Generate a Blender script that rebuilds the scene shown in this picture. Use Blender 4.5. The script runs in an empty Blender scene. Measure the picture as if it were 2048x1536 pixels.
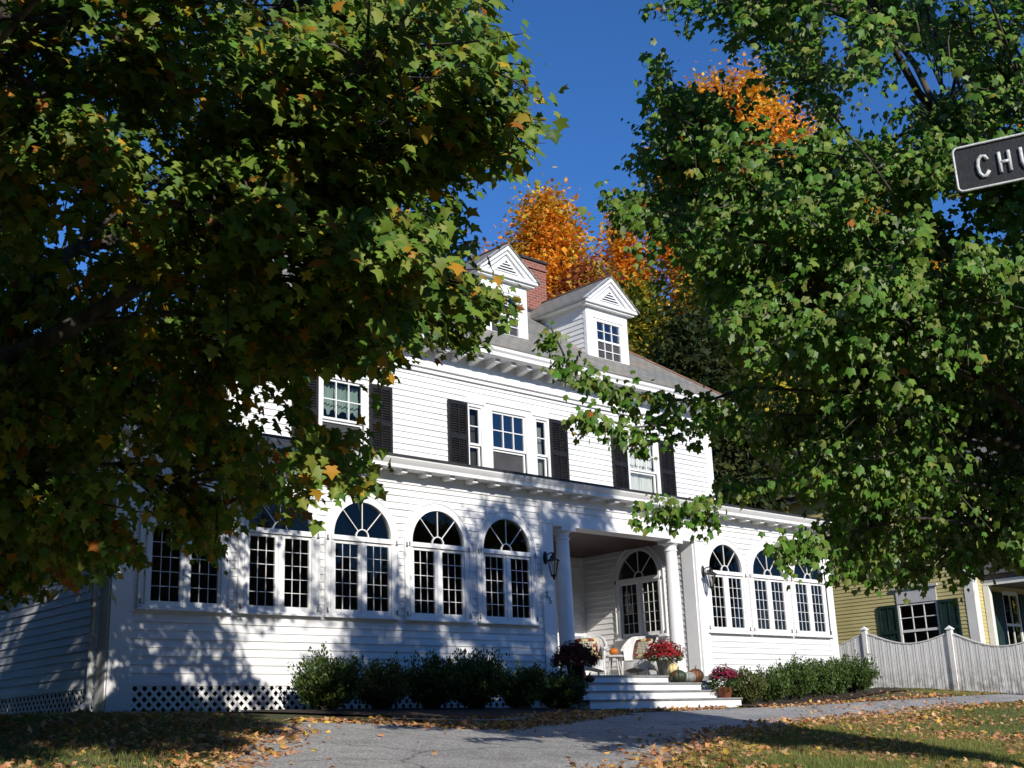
import bpy, math, random
import numpy as np
from mathutils import Vector, Matrix
random.seed(5)
RNG = np.random.default_rng(11)
R = math.radians
scene = bpy.context.scene
col = scene.collection

# ------------------------------------------------------------------ camera
CAM = np.array([-5.971, -17.091, -0.507])
YAW, PITCH, ROLL, FPX = R(43.0053), R(15.978), R(-2.2077), 2444.6
_f = np.array([math.sin(YAW)*math.cos(PITCH), math.cos(YAW)*math.cos(PITCH), math.sin(PITCH)])
_r = np.array([math.cos(YAW), -math.sin(YAW), 0.0]); _u = np.cross(_r, _f)
_c, _s = math.cos(ROLL), math.sin(ROLL)
CR, CU, CF = _c*_r+_s*_u, -_s*_r+_c*_u, _f
cd = bpy.data.cameras.new('camera'); cam = bpy.data.objects.new('camera', cd); col.objects.link(cam)
cd.sensor_width = 36.0; cd.lens = FPX/2048*36; cd.clip_start = .1; cd.clip_end = 3000
cam.matrix_world = Matrix(((CR[0], CU[0], -CF[0], CAM[0]), (CR[1], CU[1], -CF[1], CAM[1]), (CR[2], CU[2], -CF[2], CAM[2]), (0, 0, 0, 1)))
scene.camera = cam
# level camera frame (for laying out the trees in metres): right, ahead
HR = np.array([math.cos(YAW), -math.sin(YAW), 0.0]); HF = np.array([math.sin(YAW), math.cos(YAW), 0.0])
def at(right, ahead, up=0.0): return CAM + HR*right + HF*ahead + np.array([0, 0, up])
def project(P):
    d = np.asarray(P, float)-CAM
    x, y, z = d@CR, d@CU, d@CF
    z = np.where(np.abs(z) < 1e-6, 1e-6, z)
    return 1024+FPX*x/z, 768-FPX*y/z, z

# ------------------------------------------------------------------ light
SUN_EL, SUN_AZ = R(25), R(18)              # sun travels towards (sin az, cos az)
world = bpy.data.worlds.new('World'); scene.world = world; world.use_nodes = True
wn = world.node_tree; bg = wn.nodes['Background']
sky = wn.nodes.new('ShaderNodeTexSky'); sky.sky_type = 'NISHITA'; sky.sun_disc = False
sky.sun_elevation = SUN_EL; sky.sun_rotation = math.atan2(-math.sin(SUN_AZ), -math.cos(SUN_AZ))
sky.altitude = 0; sky.air_density = 0.65; sky.dust_density = 0.0; sky.ozone_density = 8.0
hs = wn.nodes.new('ShaderNodeHueSaturation'); hs.inputs['Saturation'].default_value = 1.06
wn.links.new(sky.outputs[0], hs.inputs['Color']); wn.links.new(hs.outputs[0], bg.inputs[0]); bg.inputs[1].default_value = 0.15
sd = bpy.data.lights.new('sun', 'SUN'); sd.energy = 4.3; sd.angle = R(0.53); sd.color = (1, .945, .86)
sun = bpy.data.objects.new('sun', sd); col.objects.link(sun)
sdir = Vector((math.sin(SUN_AZ)*math.cos(SUN_EL), math.cos(SUN_AZ)*math.cos(SUN_EL), -math.sin(SUN_EL)))
sun.rotation_euler = sdir.to_track_quat('-Z', 'Y').to_euler(); sun.location = (-20, -60, 40)
scene.view_settings.view_transform = 'Standard'; scene.view_settings.look = 'None'
scene.view_settings.exposure = 0.28; scene.view_settings.gamma = 1.0

# ------------------------------------------------------------------ materials
def nt(name):
    m = bpy.data.materials.new(name); m.use_nodes = True
    return m, m.node_tree, m.node_tree.nodes['Principled BSDF']
def N(t, kind, **kw):
    n = t.nodes.new(kind)
    for k, v in kw.items(): setattr(n, k, v)
    return n
def ramp(t, stops):
    r = N(t, 'ShaderNodeValToRGB')
    while len(r.color_ramp.elements) < len(stops): r.color_ramp.elements.new(.5)
    for e, (p, c) in zip(r.color_ramp.elements, stops): e.position = p; e.color = (*c, 1)
    return r
def noisy(name, c1, c2, scale=4, rough=.6, bump=0.0, bscale=40, detail=4, stretch=(1, 1, 1), spec=.4, metal=0, lo=.35, hi=.65):
    m, t, p = nt(name)
    tc = N(t, 'ShaderNodeTexCoord'); mp = N(t, 'ShaderNodeMapping'); mp.inputs['Scale'].default_value = stretch
    t.links.new(tc.outputs['Object'], mp.inputs[0])
    nz = N(t, 'ShaderNodeTexNoise'); nz.inputs['Scale'].default_value = scale; nz.inputs['Detail'].default_value = detail
    t.links.new(mp.outputs[0], nz.inputs['Vector'])
    r = ramp(t, [(lo, c1), (hi, c2)]); t.links.new(nz.outputs[0], r.inputs[0]); t.links.new(r.outputs[0], p.inputs['Base Color'])
    p.inputs['Roughness'].default_value = rough; p.inputs['Specular IOR Level'].default_value = spec; p.inputs['Metallic'].default_value = metal
    if bump:
        b = N(t, 'ShaderNodeBump'); b.inputs['Strength'].default_value = bump; b.inputs['Distance'].default_value = .01
        n2 = N(t, 'ShaderNodeTexNoise'); n2.inputs['Scale'].default_value = bscale; n2.inputs['Detail'].default_value = 5
        t.links.new(mp.outputs[0], n2.inputs['Vector']); t.links.new(n2.outputs[0], b.inputs['Height']); t.links.new(b.outputs[0], p.inputs['Normal'])
    return m
M = {}
M['white'] = noisy('white_paint', (.7, .7, .69), (.83, .83, .82), scale=.9, rough=.5, bump=.12, bscale=9, stretch=(1, 1, 5))
M['trim'] = noisy('white_trim', (.78, .78, .77), (.84, .84, .83), scale=2, rough=.45)
M['cream_trim'] = noisy('cream_trim', (.72, .71, .66), (.8, .79, .74), scale=2, rough=.5)
M['shutter'] = noisy('brown_black_shutter', (.008, .007, .007), (.016, .014, .0135), scale=5, rough=.5)
M['green_shutter'] = noisy('green_shutter', (.008, .024, .02), (.014, .038, .032), scale=5, rough=.5)
M['black_metal'] = noisy('black_metal', (.008, .008, .008), (.02, .018, .017), scale=12, rough=.35, metal=.3)
M['dark_roof'] = noisy('dark_membrane', (.02, .02, .022), (.04, .04, .042), scale=3, rough=.6)
M['copper'] = noisy('rusty_flashing', (.16, .07, .04), (.26, .13, .08), scale=4, rough=.6)
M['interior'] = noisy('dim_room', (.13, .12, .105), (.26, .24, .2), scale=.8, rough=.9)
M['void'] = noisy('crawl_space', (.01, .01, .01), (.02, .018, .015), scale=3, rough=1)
M['lamp_shade'] = noisy('lamp_shade', (.55, .5, .4), (.65, .6, .5), scale=3, rough=.9)
M['ceiling_wood'] = noisy('porch_ceiling_boards', (.035, .016, .012), (.07, .032, .022), scale=3, rough=.5, stretch=(1, 12, 1))
M['deck'] = noisy('grey_deck_paint', (.2, .2, .2), (.28, .28, .27), scale=4, rough=.5)
M['screen'] = noisy('insect_screen', (.045, .045, .048), (.07, .07, .072), scale=2, rough=.8)
M['mint'] = noisy('mint_curtain', (.5, .66, .58), (.62, .76, .68), scale=6, rough=.9, stretch=(6, 1, .3))
M['sheer'] = noisy('sheer_curtain', (.62, .64, .62), (.76, .77, .75), scale=6, rough=.9, stretch=(6, 1, .3))
M['yellow'] = noisy('yellow_paint', (.5, .43, .19), (.58, .5, .23), scale=1.5, rough=.55, bump=.1, bscale=9)
M['shade_grey'] = noisy('grey_porch_roof', (.09, .085, .085), (.14, .13, .13), scale=6, rough=.8)
M['blind'] = noisy('white_panel', (.5, .49, .5), (.6, .59, .59), scale=3, rough=.7)
M['galv'] = noisy('galvanised_bucket', (.2, .2, .2), (.34, .34, .34), scale=8, rough=.45, metal=.5)
M['terracotta'] = noisy('terracotta', (.3, .1, .045), (.42, .16, .07), scale=6, rough=.8)
M['wicker'] = noisy('white_wicker', (.5, .49, .48), (.72, .71, .69), scale=30, rough=.7, stretch=(1, 1, .15), bump=.6, bscale=60)
M['stool'] = noisy('grey_painted_wood', (.38, .37, .36), (.52, .51, .5), scale=7, rough=.6)
M['stem'] = noisy('pumpkin_stem', (.12, .09, .05), (.2, .15, .08), scale=12, rough=.9)
M['pumpkin'] = noisy('orange_pumpkin', (.42, .1, .015), (.52, .16, .025), scale=5, rough=.45)
M['squash'] = noisy('cream_squash', (.62, .48, .22), (.7, .58, .32), scale=3, rough=.5)
M['green_pumpkin'] = noisy('green_orange_pumpkin', (.035, .05, .025), (.22, .075, .02), scale=3.2, rough=.5, lo=.48, hi=.62)
M['grey_pumpkin'] = noisy('grey_pumpkin', (.2, .21, .2), (.34, .35, .33), scale=5, rough=.6)
M['rust_pumpkin'] = noisy('rust_pumpkin', (.07, .035, .015), (.4, .12, .02), scale=3.5, rough=.6, lo=.5, hi=.7)
M['sign_plate'] = noisy('dark_sign_plate', (.018, .018, .019), (.028, .028, .03), scale=30, rough=.55, bump=.15, bscale=120)
M['sign_white'] = noisy('sign_white_enamel', (.5, .52, .5), (.7, .72, .7), scale=60, rough=.6, bump=.4, bscale=200)
M['fence'] = noisy('weathered_white_fence', (.68, .67, .64), (.84, .83, .8), scale=5, rough=.75, stretch=(9, 9, .5), bump=.2, bscale=20)
def splash(m, z0, z1, dirt):
    t = m.node_tree; p = t.nodes['Principled BSDF']; src = p.inputs['Base Color'].links[0].from_socket
    tc = N(t, 'ShaderNodeTexCoord'); sx = N(t, 'ShaderNodeSeparateXYZ'); t.links.new(tc.outputs['Object'], sx.inputs[0])
    mr = N(t, 'ShaderNodeMapRange'); mr.inputs['From Min'].default_value = z0; mr.inputs['From Max'].default_value = z1; mr.inputs['To Min'].default_value = .75; mr.inputs['To Max'].default_value = 0; t.links.new(sx.outputs['Z'], mr.inputs['Value'])
    nz = N(t, 'ShaderNodeTexNoise'); nz.inputs['Scale'].default_value = 7; nz.inputs['Detail'].default_value = 6; t.links.new(tc.outputs['Object'], nz.inputs['Vector'])
    r = ramp(t, [(.4, (0, 0, 0)), (.62, (1, 1, 1))]); t.links.new(nz.outputs[0], r.inputs[0])
    ml = N(t, 'ShaderNodeMath', operation='MULTIPLY'); t.links.new(mr.outputs[0], ml.inputs[0]); t.links.new(r.outputs[0], ml.inputs[1])
    mx = N(t, 'ShaderNodeMixRGB'); mx.inputs[2].default_value = (*dirt, 1); t.links.new(ml.outputs[0], mx.inputs[0]); t.links.new(src, mx.inputs[1]); t.links.new(mx.outputs[0], p.inputs['Base Color'])
splash(M['fence'], .0, .75, (.2, .17, .13))
M['mulch'] = noisy('dark_mulch', (.018, .012, .009), (.05, .032, .022), scale=18, rough=1, bump=1, bscale=30)
M['soil'] = noisy('curb_stone', (.13, .12, .11), (.2, .19, .175), scale=5, rough=.9)
M['downspout'] = noisy('downspout', (.62, .63, .62), (.72, .73, .72), scale=4, rough=.4)

def bark_mat(name, c1, c2):
    return noisy(name, c1, c2, scale=9, rough=.9, bump=.9, bscale=14, stretch=(1, 1, .25))
M['bark_left'] = bark_mat('dark_maple_bark', (.028, .022, .018), (.1, .09, .08))
M['bark_right'] = bark_mat('grey_maple_bark', (.035, .03, .024), (.1, .086, .07))
M['bark_far'] = bark_mat('pale_bark', (.1, .085, .07), (.22, .19, .16))

def glass_mat(name, tint, gloss):
    m, t, p = nt(name); t.nodes.remove(p); out = t.nodes['Material Output']
    tr = N(t, 'ShaderNodeBsdfTransparent'); tr.inputs[0].default_value = (*tint, 1)
    gl = N(t, 'ShaderNodeBsdfGlossy'); gl.inputs['Roughness'].default_value = .015; gl.inputs[0].default_value = (1, 1, 1, 1)
    tc = N(t, 'ShaderNodeTexCoord'); nz = N(t, 'ShaderNodeTexNoise'); nz.inputs['Scale'].default_value = 1.7
    b = N(t, 'ShaderNodeBump'); b.inputs['Strength'].default_value = .06; b.inputs['Distance'].default_value = .05
    t.links.new(tc.outputs['Object'], nz.inputs['Vector']); t.links.new(nz.outputs[0], b.inputs['Height']); t.links.new(b.outputs[0], gl.inputs['Normal'])
    fr = N(t, 'ShaderNodeFresnel'); fr.inputs[0].default_value = 1.5
    ml = N(t, 'ShaderNodeMath', operation='MULTIPLY'); ml.inputs[1].default_value = gloss; ml.use_clamp = True
    mx = N(t, 'ShaderNodeMixShader')
    t.links.new(fr.outputs[0], ml.inputs[0]); t.links.new(ml.outputs[0], mx.inputs[0]); t.links.new(tr.outputs[0], mx.inputs[1]); t.links.new(gl.outputs[0], mx.inputs[2])
    t.links.new(mx.outputs[0], out.inputs[0]); return m
M['glass'] = glass_mat('window_glass', (.5, .52, .52), .6)
M['sky_glass'] = glass_mat('upper_window_glass', (.4, .42, .42), 3.0)
M['dull_glass'] = glass_mat('porch_window_glass', (.3, .32, .32), .2)
M['clear_glass'] = glass_mat('clear_glass', (.85, .87, .86), 1.5)

def slate():
    m, t, p = nt('slate_shingles')
    uv = N(t, 'ShaderNodeUVMap'); br = N(t, 'ShaderNodeTexBrick')
    br.inputs['Scale'].default_value = 1; br.inputs['Brick Width'].default_value = .3; br.inputs['Row Height'].default_value = .17
    br.inputs['Mortar Size'].default_value = .014; br.inputs['Bias'].default_value = .0
    br.inputs['Color1'].default_value = (.17, .17, .155, 1); br.inputs['Color2'].default_value = (.3, .28, .24, 1); br.inputs['Mortar'].default_value = (.02, .019, .017, 1)
    t.links.new(uv.outputs[0], br.inputs['Vector'])
    nz = N(t, 'ShaderNodeTexNoise'); nz.inputs['Scale'].default_value = .9; nz.inputs['Detail'].default_value = 6
    mp = N(t, 'ShaderNodeMapping'); mp.inputs['Scale'].default_value = (.5, 1.6, 1); t.links.new(uv.outputs[0], mp.inputs[0]); t.links.new(mp.outputs[0], nz.inputs['Vector'])
    r = ramp(t, [(.42, (.22, .23, .205)), (.56, (.29, .265, .215)), (.72, (.36, .25, .17))]); t.links.new(nz.outputs[0], r.inputs[0])
    mx = N(t, 'ShaderNodeMixRGB', blend_type='MIX'); mx.inputs[0].default_value = .5
    t.links.new(br.outputs['Color'], mx.inputs[1]); t.links.new(r.outputs[0], mx.inputs[2]); t.links.new(mx.outputs[0], p.inputs['Base Color'])
    b = N(t, 'ShaderNodeBump'); b.inputs['Strength'].default_value = .7; b.inputs['Distance'].default_value = .02
    inv = N(t, 'ShaderNodeMath', operation='SUBTRACT'); inv.inputs[0].default_value = 1; t.links.new(br.outputs['Fac'], inv.inputs[1])
    t.links.new(inv.outputs[0], b.inputs['Height']); t.links.new(b.outputs[0], p.inputs['Normal']); p.inputs['Roughness'].default_value = .6
    return m
M['slate'] = slate()
def brick():
    m, t, p = nt('red_brick')
    uv = N(t, 'ShaderNodeUVMap'); br = N(t, 'ShaderNodeTexBrick'); br.inputs['Scale'].default_value = 1
    br.inputs['Brick Width'].default_value = .21; br.inputs['Row Height'].default_value = .072; br.inputs['Mortar Size'].default_value = .009
    br.inputs['Color1'].default_value = (.27, .075, .045, 1); br.inputs['Color2'].default_value = (.19, .055, .038, 1); br.inputs['Mortar'].default_value = (.3, .2, .16, 1)
    t.links.new(uv.outputs[0], br.inputs['Vector']); t.links.new(br.outputs['Color'], p.inputs['Base Color']); p.inputs['Roughness'].default_value = .9
    return m
M['brick'] = brick()
def asphalt():
    m, t, p = nt('driveway_asphalt')
    tc = N(t, 'ShaderNodeTexCoord'); n1 = N(t, 'ShaderNodeTexNoise'); n1.inputs['Scale'].default_value = 38; n1.inputs['Detail'].default_value = 3
    n2 = N(t, 'ShaderNodeTexNoise'); n2.inputs['Scale'].default_value = .7; n2.inputs['Detail'].default_value = 5
    for n in (n1, n2): t.links.new(tc.outputs['Object'], n.inputs['Vector'])
    r1 = ramp(t, [(.36, (.2, .196, .19)), (.52, (.36, .355, .345)), (.68, (.58, .57, .56))]); t.links.new(n1.outputs[0], r1.inputs[0])
    r2 = ramp(t, [(.35, (.8, .8, .8)), (.65, (1.1, 1.08, 1.06))]); t.links.new(n2.outputs[0], r2.inputs[0])
    mx = N(t, 'ShaderNodeMixRGB', blend_type='MULTIPLY'); mx.inputs[0].default_value = 1
    t.links.new(r1.outputs[0], mx.inputs[1]); t.links.new(r2.outputs[0], mx.inputs[2]); t.links.new(mx.outputs[0], p.inputs['Base Color'])
    vo = N(t, 'ShaderNodeTexVoronoi', feature='DISTANCE_TO_EDGE'); vo.inputs['Scale'].default_value = .42
    n3 = N(t, 'ShaderNodeTexNoise'); n3.inputs['Scale'].default_value = 2.5; n3.inputs['Detail'].default_value = 6; t.links.new(tc.outputs['Object'], n3.inputs['Vector'])
    ad = N(t, 'ShaderNodeMixRGB', blend_type='ADD'); ad.inputs[0].default_value = .5; t.links.new(tc.outputs['Object'], ad.inputs[1]); t.links.new(n3.outputs['Color'], ad.inputs[2]); t.links.new(ad.outputs[0], vo.inputs['Vector'])
    rc = ramp(t, [(.0, (.3, .28, .25)), (.012, (1, 1, 1))]); t.links.new(vo.outputs['Distance'], rc.inputs[0])
    rs = ramp(t, [(.5, (1, 1, 1)), (.72, (.72, .7, .68))]); t.links.new(n3.outputs[0], rs.inputs[0])
    for extra in (rc, rs):
        m2 = N(t, 'ShaderNodeMixRGB', blend_type='MULTIPLY'); m2.inputs[0].default_value = 1
        t.links.new(mx.outputs[0], m2.inputs[1]); t.links.new(extra.outputs[0], m2.inputs[2]); mx = m2
    t.links.new(mx.outputs[0], p.inputs['Base Color'])
    b = N(t, 'ShaderNodeBump'); b.inputs['Strength'].default_value = .5; b.inputs['Distance'].default_value = .01
    t.links.new(n1.outputs[0], b.inputs['Height']); t.links.new(b.outputs[0], p.inputs['Normal']); p.inputs['Roughness'].default_value = .85
    return m
M['asphalt'] = asphalt()
M['lawn'] = noisy('lawn_soil', (.045, .06, .02), (.12, .1, .04), scale=1.8, rough=1, bump=.6, bscale=25)

def leaf_mat(name, trans=.35, under=None, rough=.5):
    m, t, p = nt(name); out = t.nodes['Material Output']
    a = N(t, 'ShaderNodeAttribute', attribute_name='tint'); colsock = a.outputs['Color']
    if under:
        g = N(t, 'ShaderNodeNewGeometry'); mx = N(t, 'ShaderNodeMixRGB'); mx.inputs[2].default_value = (*under, 1)
        ml = N(t, 'ShaderNodeMath', operation='MULTIPLY'); ml.inputs[1].default_value = .8
        t.links.new(g.outputs['Backfacing'], ml.inputs[0]); t.links.new(ml.outputs[0], mx.inputs[0]); t.links.new(colsock, mx.inputs[1]); colsock = mx.outputs[0]
    t.links.new(colsock, p.inputs['Base Color']); p.inputs['Roughness'].default_value = rough; p.inputs['Specular IOR Level'].default_value = .25
    tl = N(t, 'ShaderNodeBsdfTranslucent'); sc = N(t, 'ShaderNodeMixRGB', blend_type='MULTIPLY'); sc.inputs[0].default_value = 1; sc.inputs[2].default_value = (1.2, 1.15, .6, 1)
    t.links.new(a.outputs['Color'], sc.inputs[1]); t.links.new(sc.outputs[0], tl.inputs[0])
    ms = N(t, 'ShaderNodeMixShader'); ms.inputs[0].default_value = trans
    t.links.new(p.outputs[0], ms.inputs[1]); t.links.new(tl.outputs[0], ms.inputs[2]); t.links.new(ms.outputs[0], out.inputs[0]); return m
M['leaf_left'] = leaf_mat('norway_maple_leaf', .3)
M['leaf_right'] = leaf_mat('red_maple_leaf', .28, under=(.34, .4, .24))
M['leaf_far'] = leaf_mat('autumn_leaf', .35, rough=.7)
M['leaf_shrub'] = leaf_mat('shrub_leaf', .2, rough=.4)
M['leaf_fallen'] = leaf_mat('fallen_leaf', .15, rough=.8)
M['grass'] = leaf_mat('grass_blade', .3, rough=.7)
M['petal'] = leaf_mat('mum_petal', .25, rough=.7)
def cushion_mat():
    m, t, p = nt('floral_cushion')
    tc = N(t, 'ShaderNodeTexCoord'); vo = N(t, 'ShaderNodeTexVoronoi'); vo.inputs['Scale'].default_value = 14
    t.links.new(tc.outputs['Object'], vo.inputs['Vector'])
    sp = N(t, 'ShaderNodeSeparateColor'); t.links.new(vo.outputs['Color'], sp.inputs[0])
    r = ramp(t, [(.0, (.12, .02, .02)), (.3, (.5, .42, .2)), (.5, (.16, .17, .06)), (.7, (.28, .06, .04)), (.9, (.55, .48, .32))]); r.color_ramp.interpolation = 'CONSTANT'
    t.links.new(sp.outputs[0], r.inputs[0]); t.links.new(r.outputs[0], p.inputs['Base Color']); p.inputs['Roughness'].default_value = .95; return m
M['cushion'] = cushion_mat()
def lattice_mat():
    m, t, p = nt('lattice_print_cloth')
    tc = N(t, 'ShaderNodeTexCoord'); mp = N(t, 'ShaderNodeMapping'); mp.inputs['Rotation'].default_value = (0, R(45), 0); mp.inputs['Scale'].default_value = (40, 40, 40)
    ck = N(t, 'ShaderNodeTexChecker'); ck.inputs['Scale'].default_value = 1; ck.inputs[1].default_value = (.6, .55, .42, 1); ck.inputs[2].default_value = (.06, .05, .04, 1)
    t.links.new(tc.outputs['Object'], mp.inputs[0]); t.links.new(mp.outputs[0], ck.inputs['Vector']); t.links.new(ck.outputs[0], p.inputs['Base Color']); p.inputs['Roughness'].default_value = .95; return m
M['lattice_cloth'] = lattice_mat()

# ------------------------------------------------------------------ mesh helpers
class MB:
    def __init__(s): s.v = []; s.f = []
    def add(s, vs, fs):
        n = len(s.v); s.v += [tuple(map(float, p)) for p in vs]; s.f += [tuple(n+i for i in f) for f in fs]; return s
    def box(s, x0, x1, y0, y1, z0, z1):
        return s.add([(x0, y0, z0), (x1, y0, z0), (x1, y1, z0), (x0, y1, z0), (x0, y0, z1), (x1, y0, z1), (x1, y1, z1), (x0, y1, z1)],
                     [(3, 2, 1, 0), (4, 5, 6, 7), (0, 1, 5, 4), (1, 2, 6, 5), (2, 3, 7, 6), (3, 0, 4, 7)])
    def quad(s, a, b, c, d): return s.add([a, b, c, d], [(0, 1, 2, 3)])
    def prism(s, poly, fn, d0, d1):
        """extrude a 2-D polygon; fn(p, q, d) -> xyz"""
        n = len(poly); vs = [fn(p, q, d0) for p, q in poly]+[fn(p, q, d1) for p, q in poly]
        return s.add(vs, [tuple(range(n))[::-1], tuple(range(n, 2*n))]+[(i, (i+1) % n, n+(i+1) % n, n+i) for i in range(n)])
    def bar(s, a, b, w, t, up=(0, 0, 1)):
        a, b = np.array(a, float), np.array(b, float); d = b-a; d /= np.linalg.norm(d); u = np.array(up, float)
        x = np.cross(d, u); x /= np.linalg.norm(x); y = np.cross(x, d)
        c = [x*i*w/2+y*j*t/2 for i, j in ((-1, -1), (1, -1), (1, 1), (-1, 1))]
        return s.add([a+k for k in c]+[b+k for k in c], [(3, 2, 1, 0), (4, 5, 6, 7), (0, 1, 5, 4), (1, 2, 6, 5), (2, 3, 7, 6), (3, 0, 4, 7)])
    def tube(s, pts, rad, n=6, cap=True):
        pts = np.array(pts, float); k = len(pts); rad = np.broadcast_to(rad, (k,))
        vs = []; prev = None
        for i in range(k):
            d = pts[min(i+1, k-1)]-pts[max(i-1, 0)]; d = d/(np.linalg.norm(d)+1e-9)
            if prev is None: prev = np.cross(d, (0, 0, 1) if abs(d[2]) < .9 else (1, 0, 0))
            x = prev-d*(prev@d); x /= np.linalg.norm(x)+1e-9; y = np.cross(d, x); prev = x
            vs += [pts[i]+rad[i]*(math.cos(2*math.pi*j/n)*x+math.sin(2*math.pi*j/n)*y) for j in range(n)]
        fs = [(i*n+j, i*n+(j+1) % n, (i+1)*n+(j+1) % n, (i+1)*n+j) for i in range(k-1) for j in range(n)]
        if cap: fs += [tuple(range(n))[::-1], tuple(range((k-1)*n, k*n))]
        return s.add(vs, fs)
    def lathe(s, prof, c=(0, 0, 0), n=20, fold=0, folds=0, sx=1, sy=1):
        vs = []
        for r, z in prof:
            for j in range(n):
                a = 2*math.pi*j/n; rr = r*(1-fold*abs(math.sin(folds*a/2))**-1 if False else r and (1-fold*(1-abs(math.cos(folds*a/2)))**2) or 0) if not fold else r*(1-fold*(1-abs(math.sin(folds*a/2)))**3)
                if not fold: rr = r
                vs.append((c[0]+sx*rr*math.cos(a), c[1]+sy*rr*math.sin(a), c[2]+z))
        k = len(prof)
        fs = [(i*n+j, i*n+(j+1) % n, (i+1)*n+(j+1) % n, (i+1)*n+j) for i in range(k-1) for j in range(n)]
        fs += [tuple(range(n))[::-1], tuple(range((k-1)*n, k*n))]
        return s.add(vs, fs)
    def build(s, name, mat, parent=None, smooth=False, uv=False, loc=None):
        me = bpy.data.meshes.new(name); me.from_pydata(s.v, [], s.f); me.materials.append(mat)
        if smooth: me.polygons.foreach_set('use_smooth', [True]*len(me.polygons))
        if uv:
            lay = me.uv_layers.new(name='UVMap')
            for p in me.polygons:
                nrm = p.normal
                t = Vector((1, 0, 0)) if abs(nrm.z) > .95 else Vector((0, 0, 1)).cross(nrm).normalized()
                b = nrm.cross(t)
                for li in p.loop_indices:
                    q = me.vertices[me.loops[li].vertex_index].co; lay.data[li].uv = (q.dot(t), q.dot(b))
        return link(name, me, parent, loc)
WORLD = {}
def link(name, me, parent=None, loc=None):
    """meshes are drawn in world coordinates unless loc is given (then local to loc)"""
    o = bpy.data.objects.new(name, me); col.objects.link(o)
    pw = WORLD.get(parent.as_pointer(), (0, 0, 0)) if parent else (0, 0, 0)
    w = loc if loc is not None else (0, 0, 0)
    o.location = [w[i]-pw[i] for i in range(3)]; WORLD[o.as_pointer()] = tuple(w)
    if parent: o.parent = parent
    return o
def empty(name, loc, label, cat, group=None, rz=0):
    o = bpy.data.objects.new(name, None); col.objects.link(o); o.location = loc; o.rotation_euler = (0, 0, rz); o.empty_display_size = .2
    WORLD[o.as_pointer()] = tuple(loc); tag(o, label, cat, group); return o
def tag(o, label=None, cat=None, group=None, kind=None):
    if label: o['label'] = label
    if cat: o['category'] = cat
    if group: o['group'] = group
    if kind: o['kind'] = kind
    return o
def local(o, name, mb, mat, smooth=False, uv=False):
    """child drawn in the parent's own local coordinates"""
    c = mb.build(name, mat, None, smooth, uv); c.parent = o; c.location = (0, 0, 0); return c
def copy_tree(o, parent=None):
    c = o.copy(); col.objects.link(c)
    if parent is not None: c.parent = parent
    for ch in list(o.children): copy_tree(ch, c)
    return c

# ------------------------------------------------------------------ ground
def sstep(a, b, x):
    t = np.clip((np.asarray(x, float)-a)/(b-a), 0, 1); return t*t*(3-2*t)
def gz(x, y):
    x = np.asarray(x, float); y = np.asarray(y, float)
    d = np.clip(-y, 0, 19)
    z = -.03-.07*np.exp(-((x-12.3)/4.2)**2)-.12*d*d/(d+1.6)+.3*sstep(15, 23, x)+.55*sstep(22, 30, x)
    return z+.012*np.sin(x*1.3+.4*y)*np.cos(y*1.1)*sstep(2, 5, d)
def ground_sheet(name, xs, ys, mat, dz=0.0):
    X, Y = np.meshgrid(xs, ys); Z = gz(X, Y)+dz
    n, k = len(xs), len(ys)
    v = np.stack([X.ravel(), Y.ravel(), Z.ravel()], 1)
    f = [(j*n+i, j*n+i+1, (j+1)*n+i+1, (j+1)*n+i) for j in range(k-1) for i in range(n-1)]
    me = bpy.data.meshes.new(name); me.from_pydata(v.tolist(), [], f); me.materials.append(mat)
    me.polygons.foreach_set('use_smooth', [True]*len(f)); return link(name, me)
xs = np.concatenate([np.linspace(-600, -40, 8), np.linspace(-30, 45, 110), np.linspace(60, 700, 8)])
ys = np.concatenate([np.linspace(-500, -40, 8), np.linspace(-30, 10, 90), np.linspace(14, 700, 10)])
tag(ground_sheet('ground', xs, ys, M['lawn']), kind='structure')
def strip(name, near, far, mat, dz, n=60, k=14):
    """sheet between two polylines laid on the ground"""
    def res(pl):
        pl = np.array(pl, float); s = np.r_[0, np.cumsum(np.linalg.norm(np.diff(pl, axis=0), axis=1))]
        q = np.linspace(0, s[-1], n); a = np.stack([np.interp(q, s, pl[:, 0]), np.interp(q, s, pl[:, 1])], 1)
        for _ in range(3): a[1:-1] = (a[:-2]+a[1:-1]*2+a[2:])/4
        return a
    A, B = res(near), res(far); v = []
    for j in range(k):
        w = j/(k-1); P = A*(1-w)+B*w; v += np.c_[P, gz(P[:, 0], P[:, 1])+dz].tolist()
    f = [(j*n+i, j*n+i+1, (j+1)*n+i+1, (j+1)*n+i) for j in range(k-1) for i in range(n-1)]
    me = bpy.data.meshes.new(name); me.from_pydata(v, [], f); me.materials.append(mat); me.polygons.foreach_set('use_smooth', [True]*len(f))
    return link(name, me)
DRIVE_LAWN = [(1.2, -10.2), (2.2, -9.4), (3.44, -8.7), (4.94, -7.89), (6.18, -7.17), (8.88, -5.72), (12.57, -4.5), (16.02, -4.1), (18.6, -4.3), (20.9, -4.9), (26, -5.6), (40, -7)]
DRIVE_BED = [(-3, -10.6), (-1.4, -8.6), (-.22, -6.85), (1.09, -5.24), (2.08, -4.08), (2.5, -3.4), (3.3, -2.8), (3.95, -3.3), (4.4, -4.1), (5.2, -4.6), (6.4, -4.1), (7.8, -3.4), (10, -2.3), (12.7, -1.8), (15, -1.75), (16.6, -1.95), (18.1, -2.6), (19.6, -3.1), (20.9, -3.5), (24, -4), (40, -5)]
tag(strip('driveway', DRIVE_LAWN, DRIVE_BED, M['asphalt'], .016, n=140, k=30), kind='structure')
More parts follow.
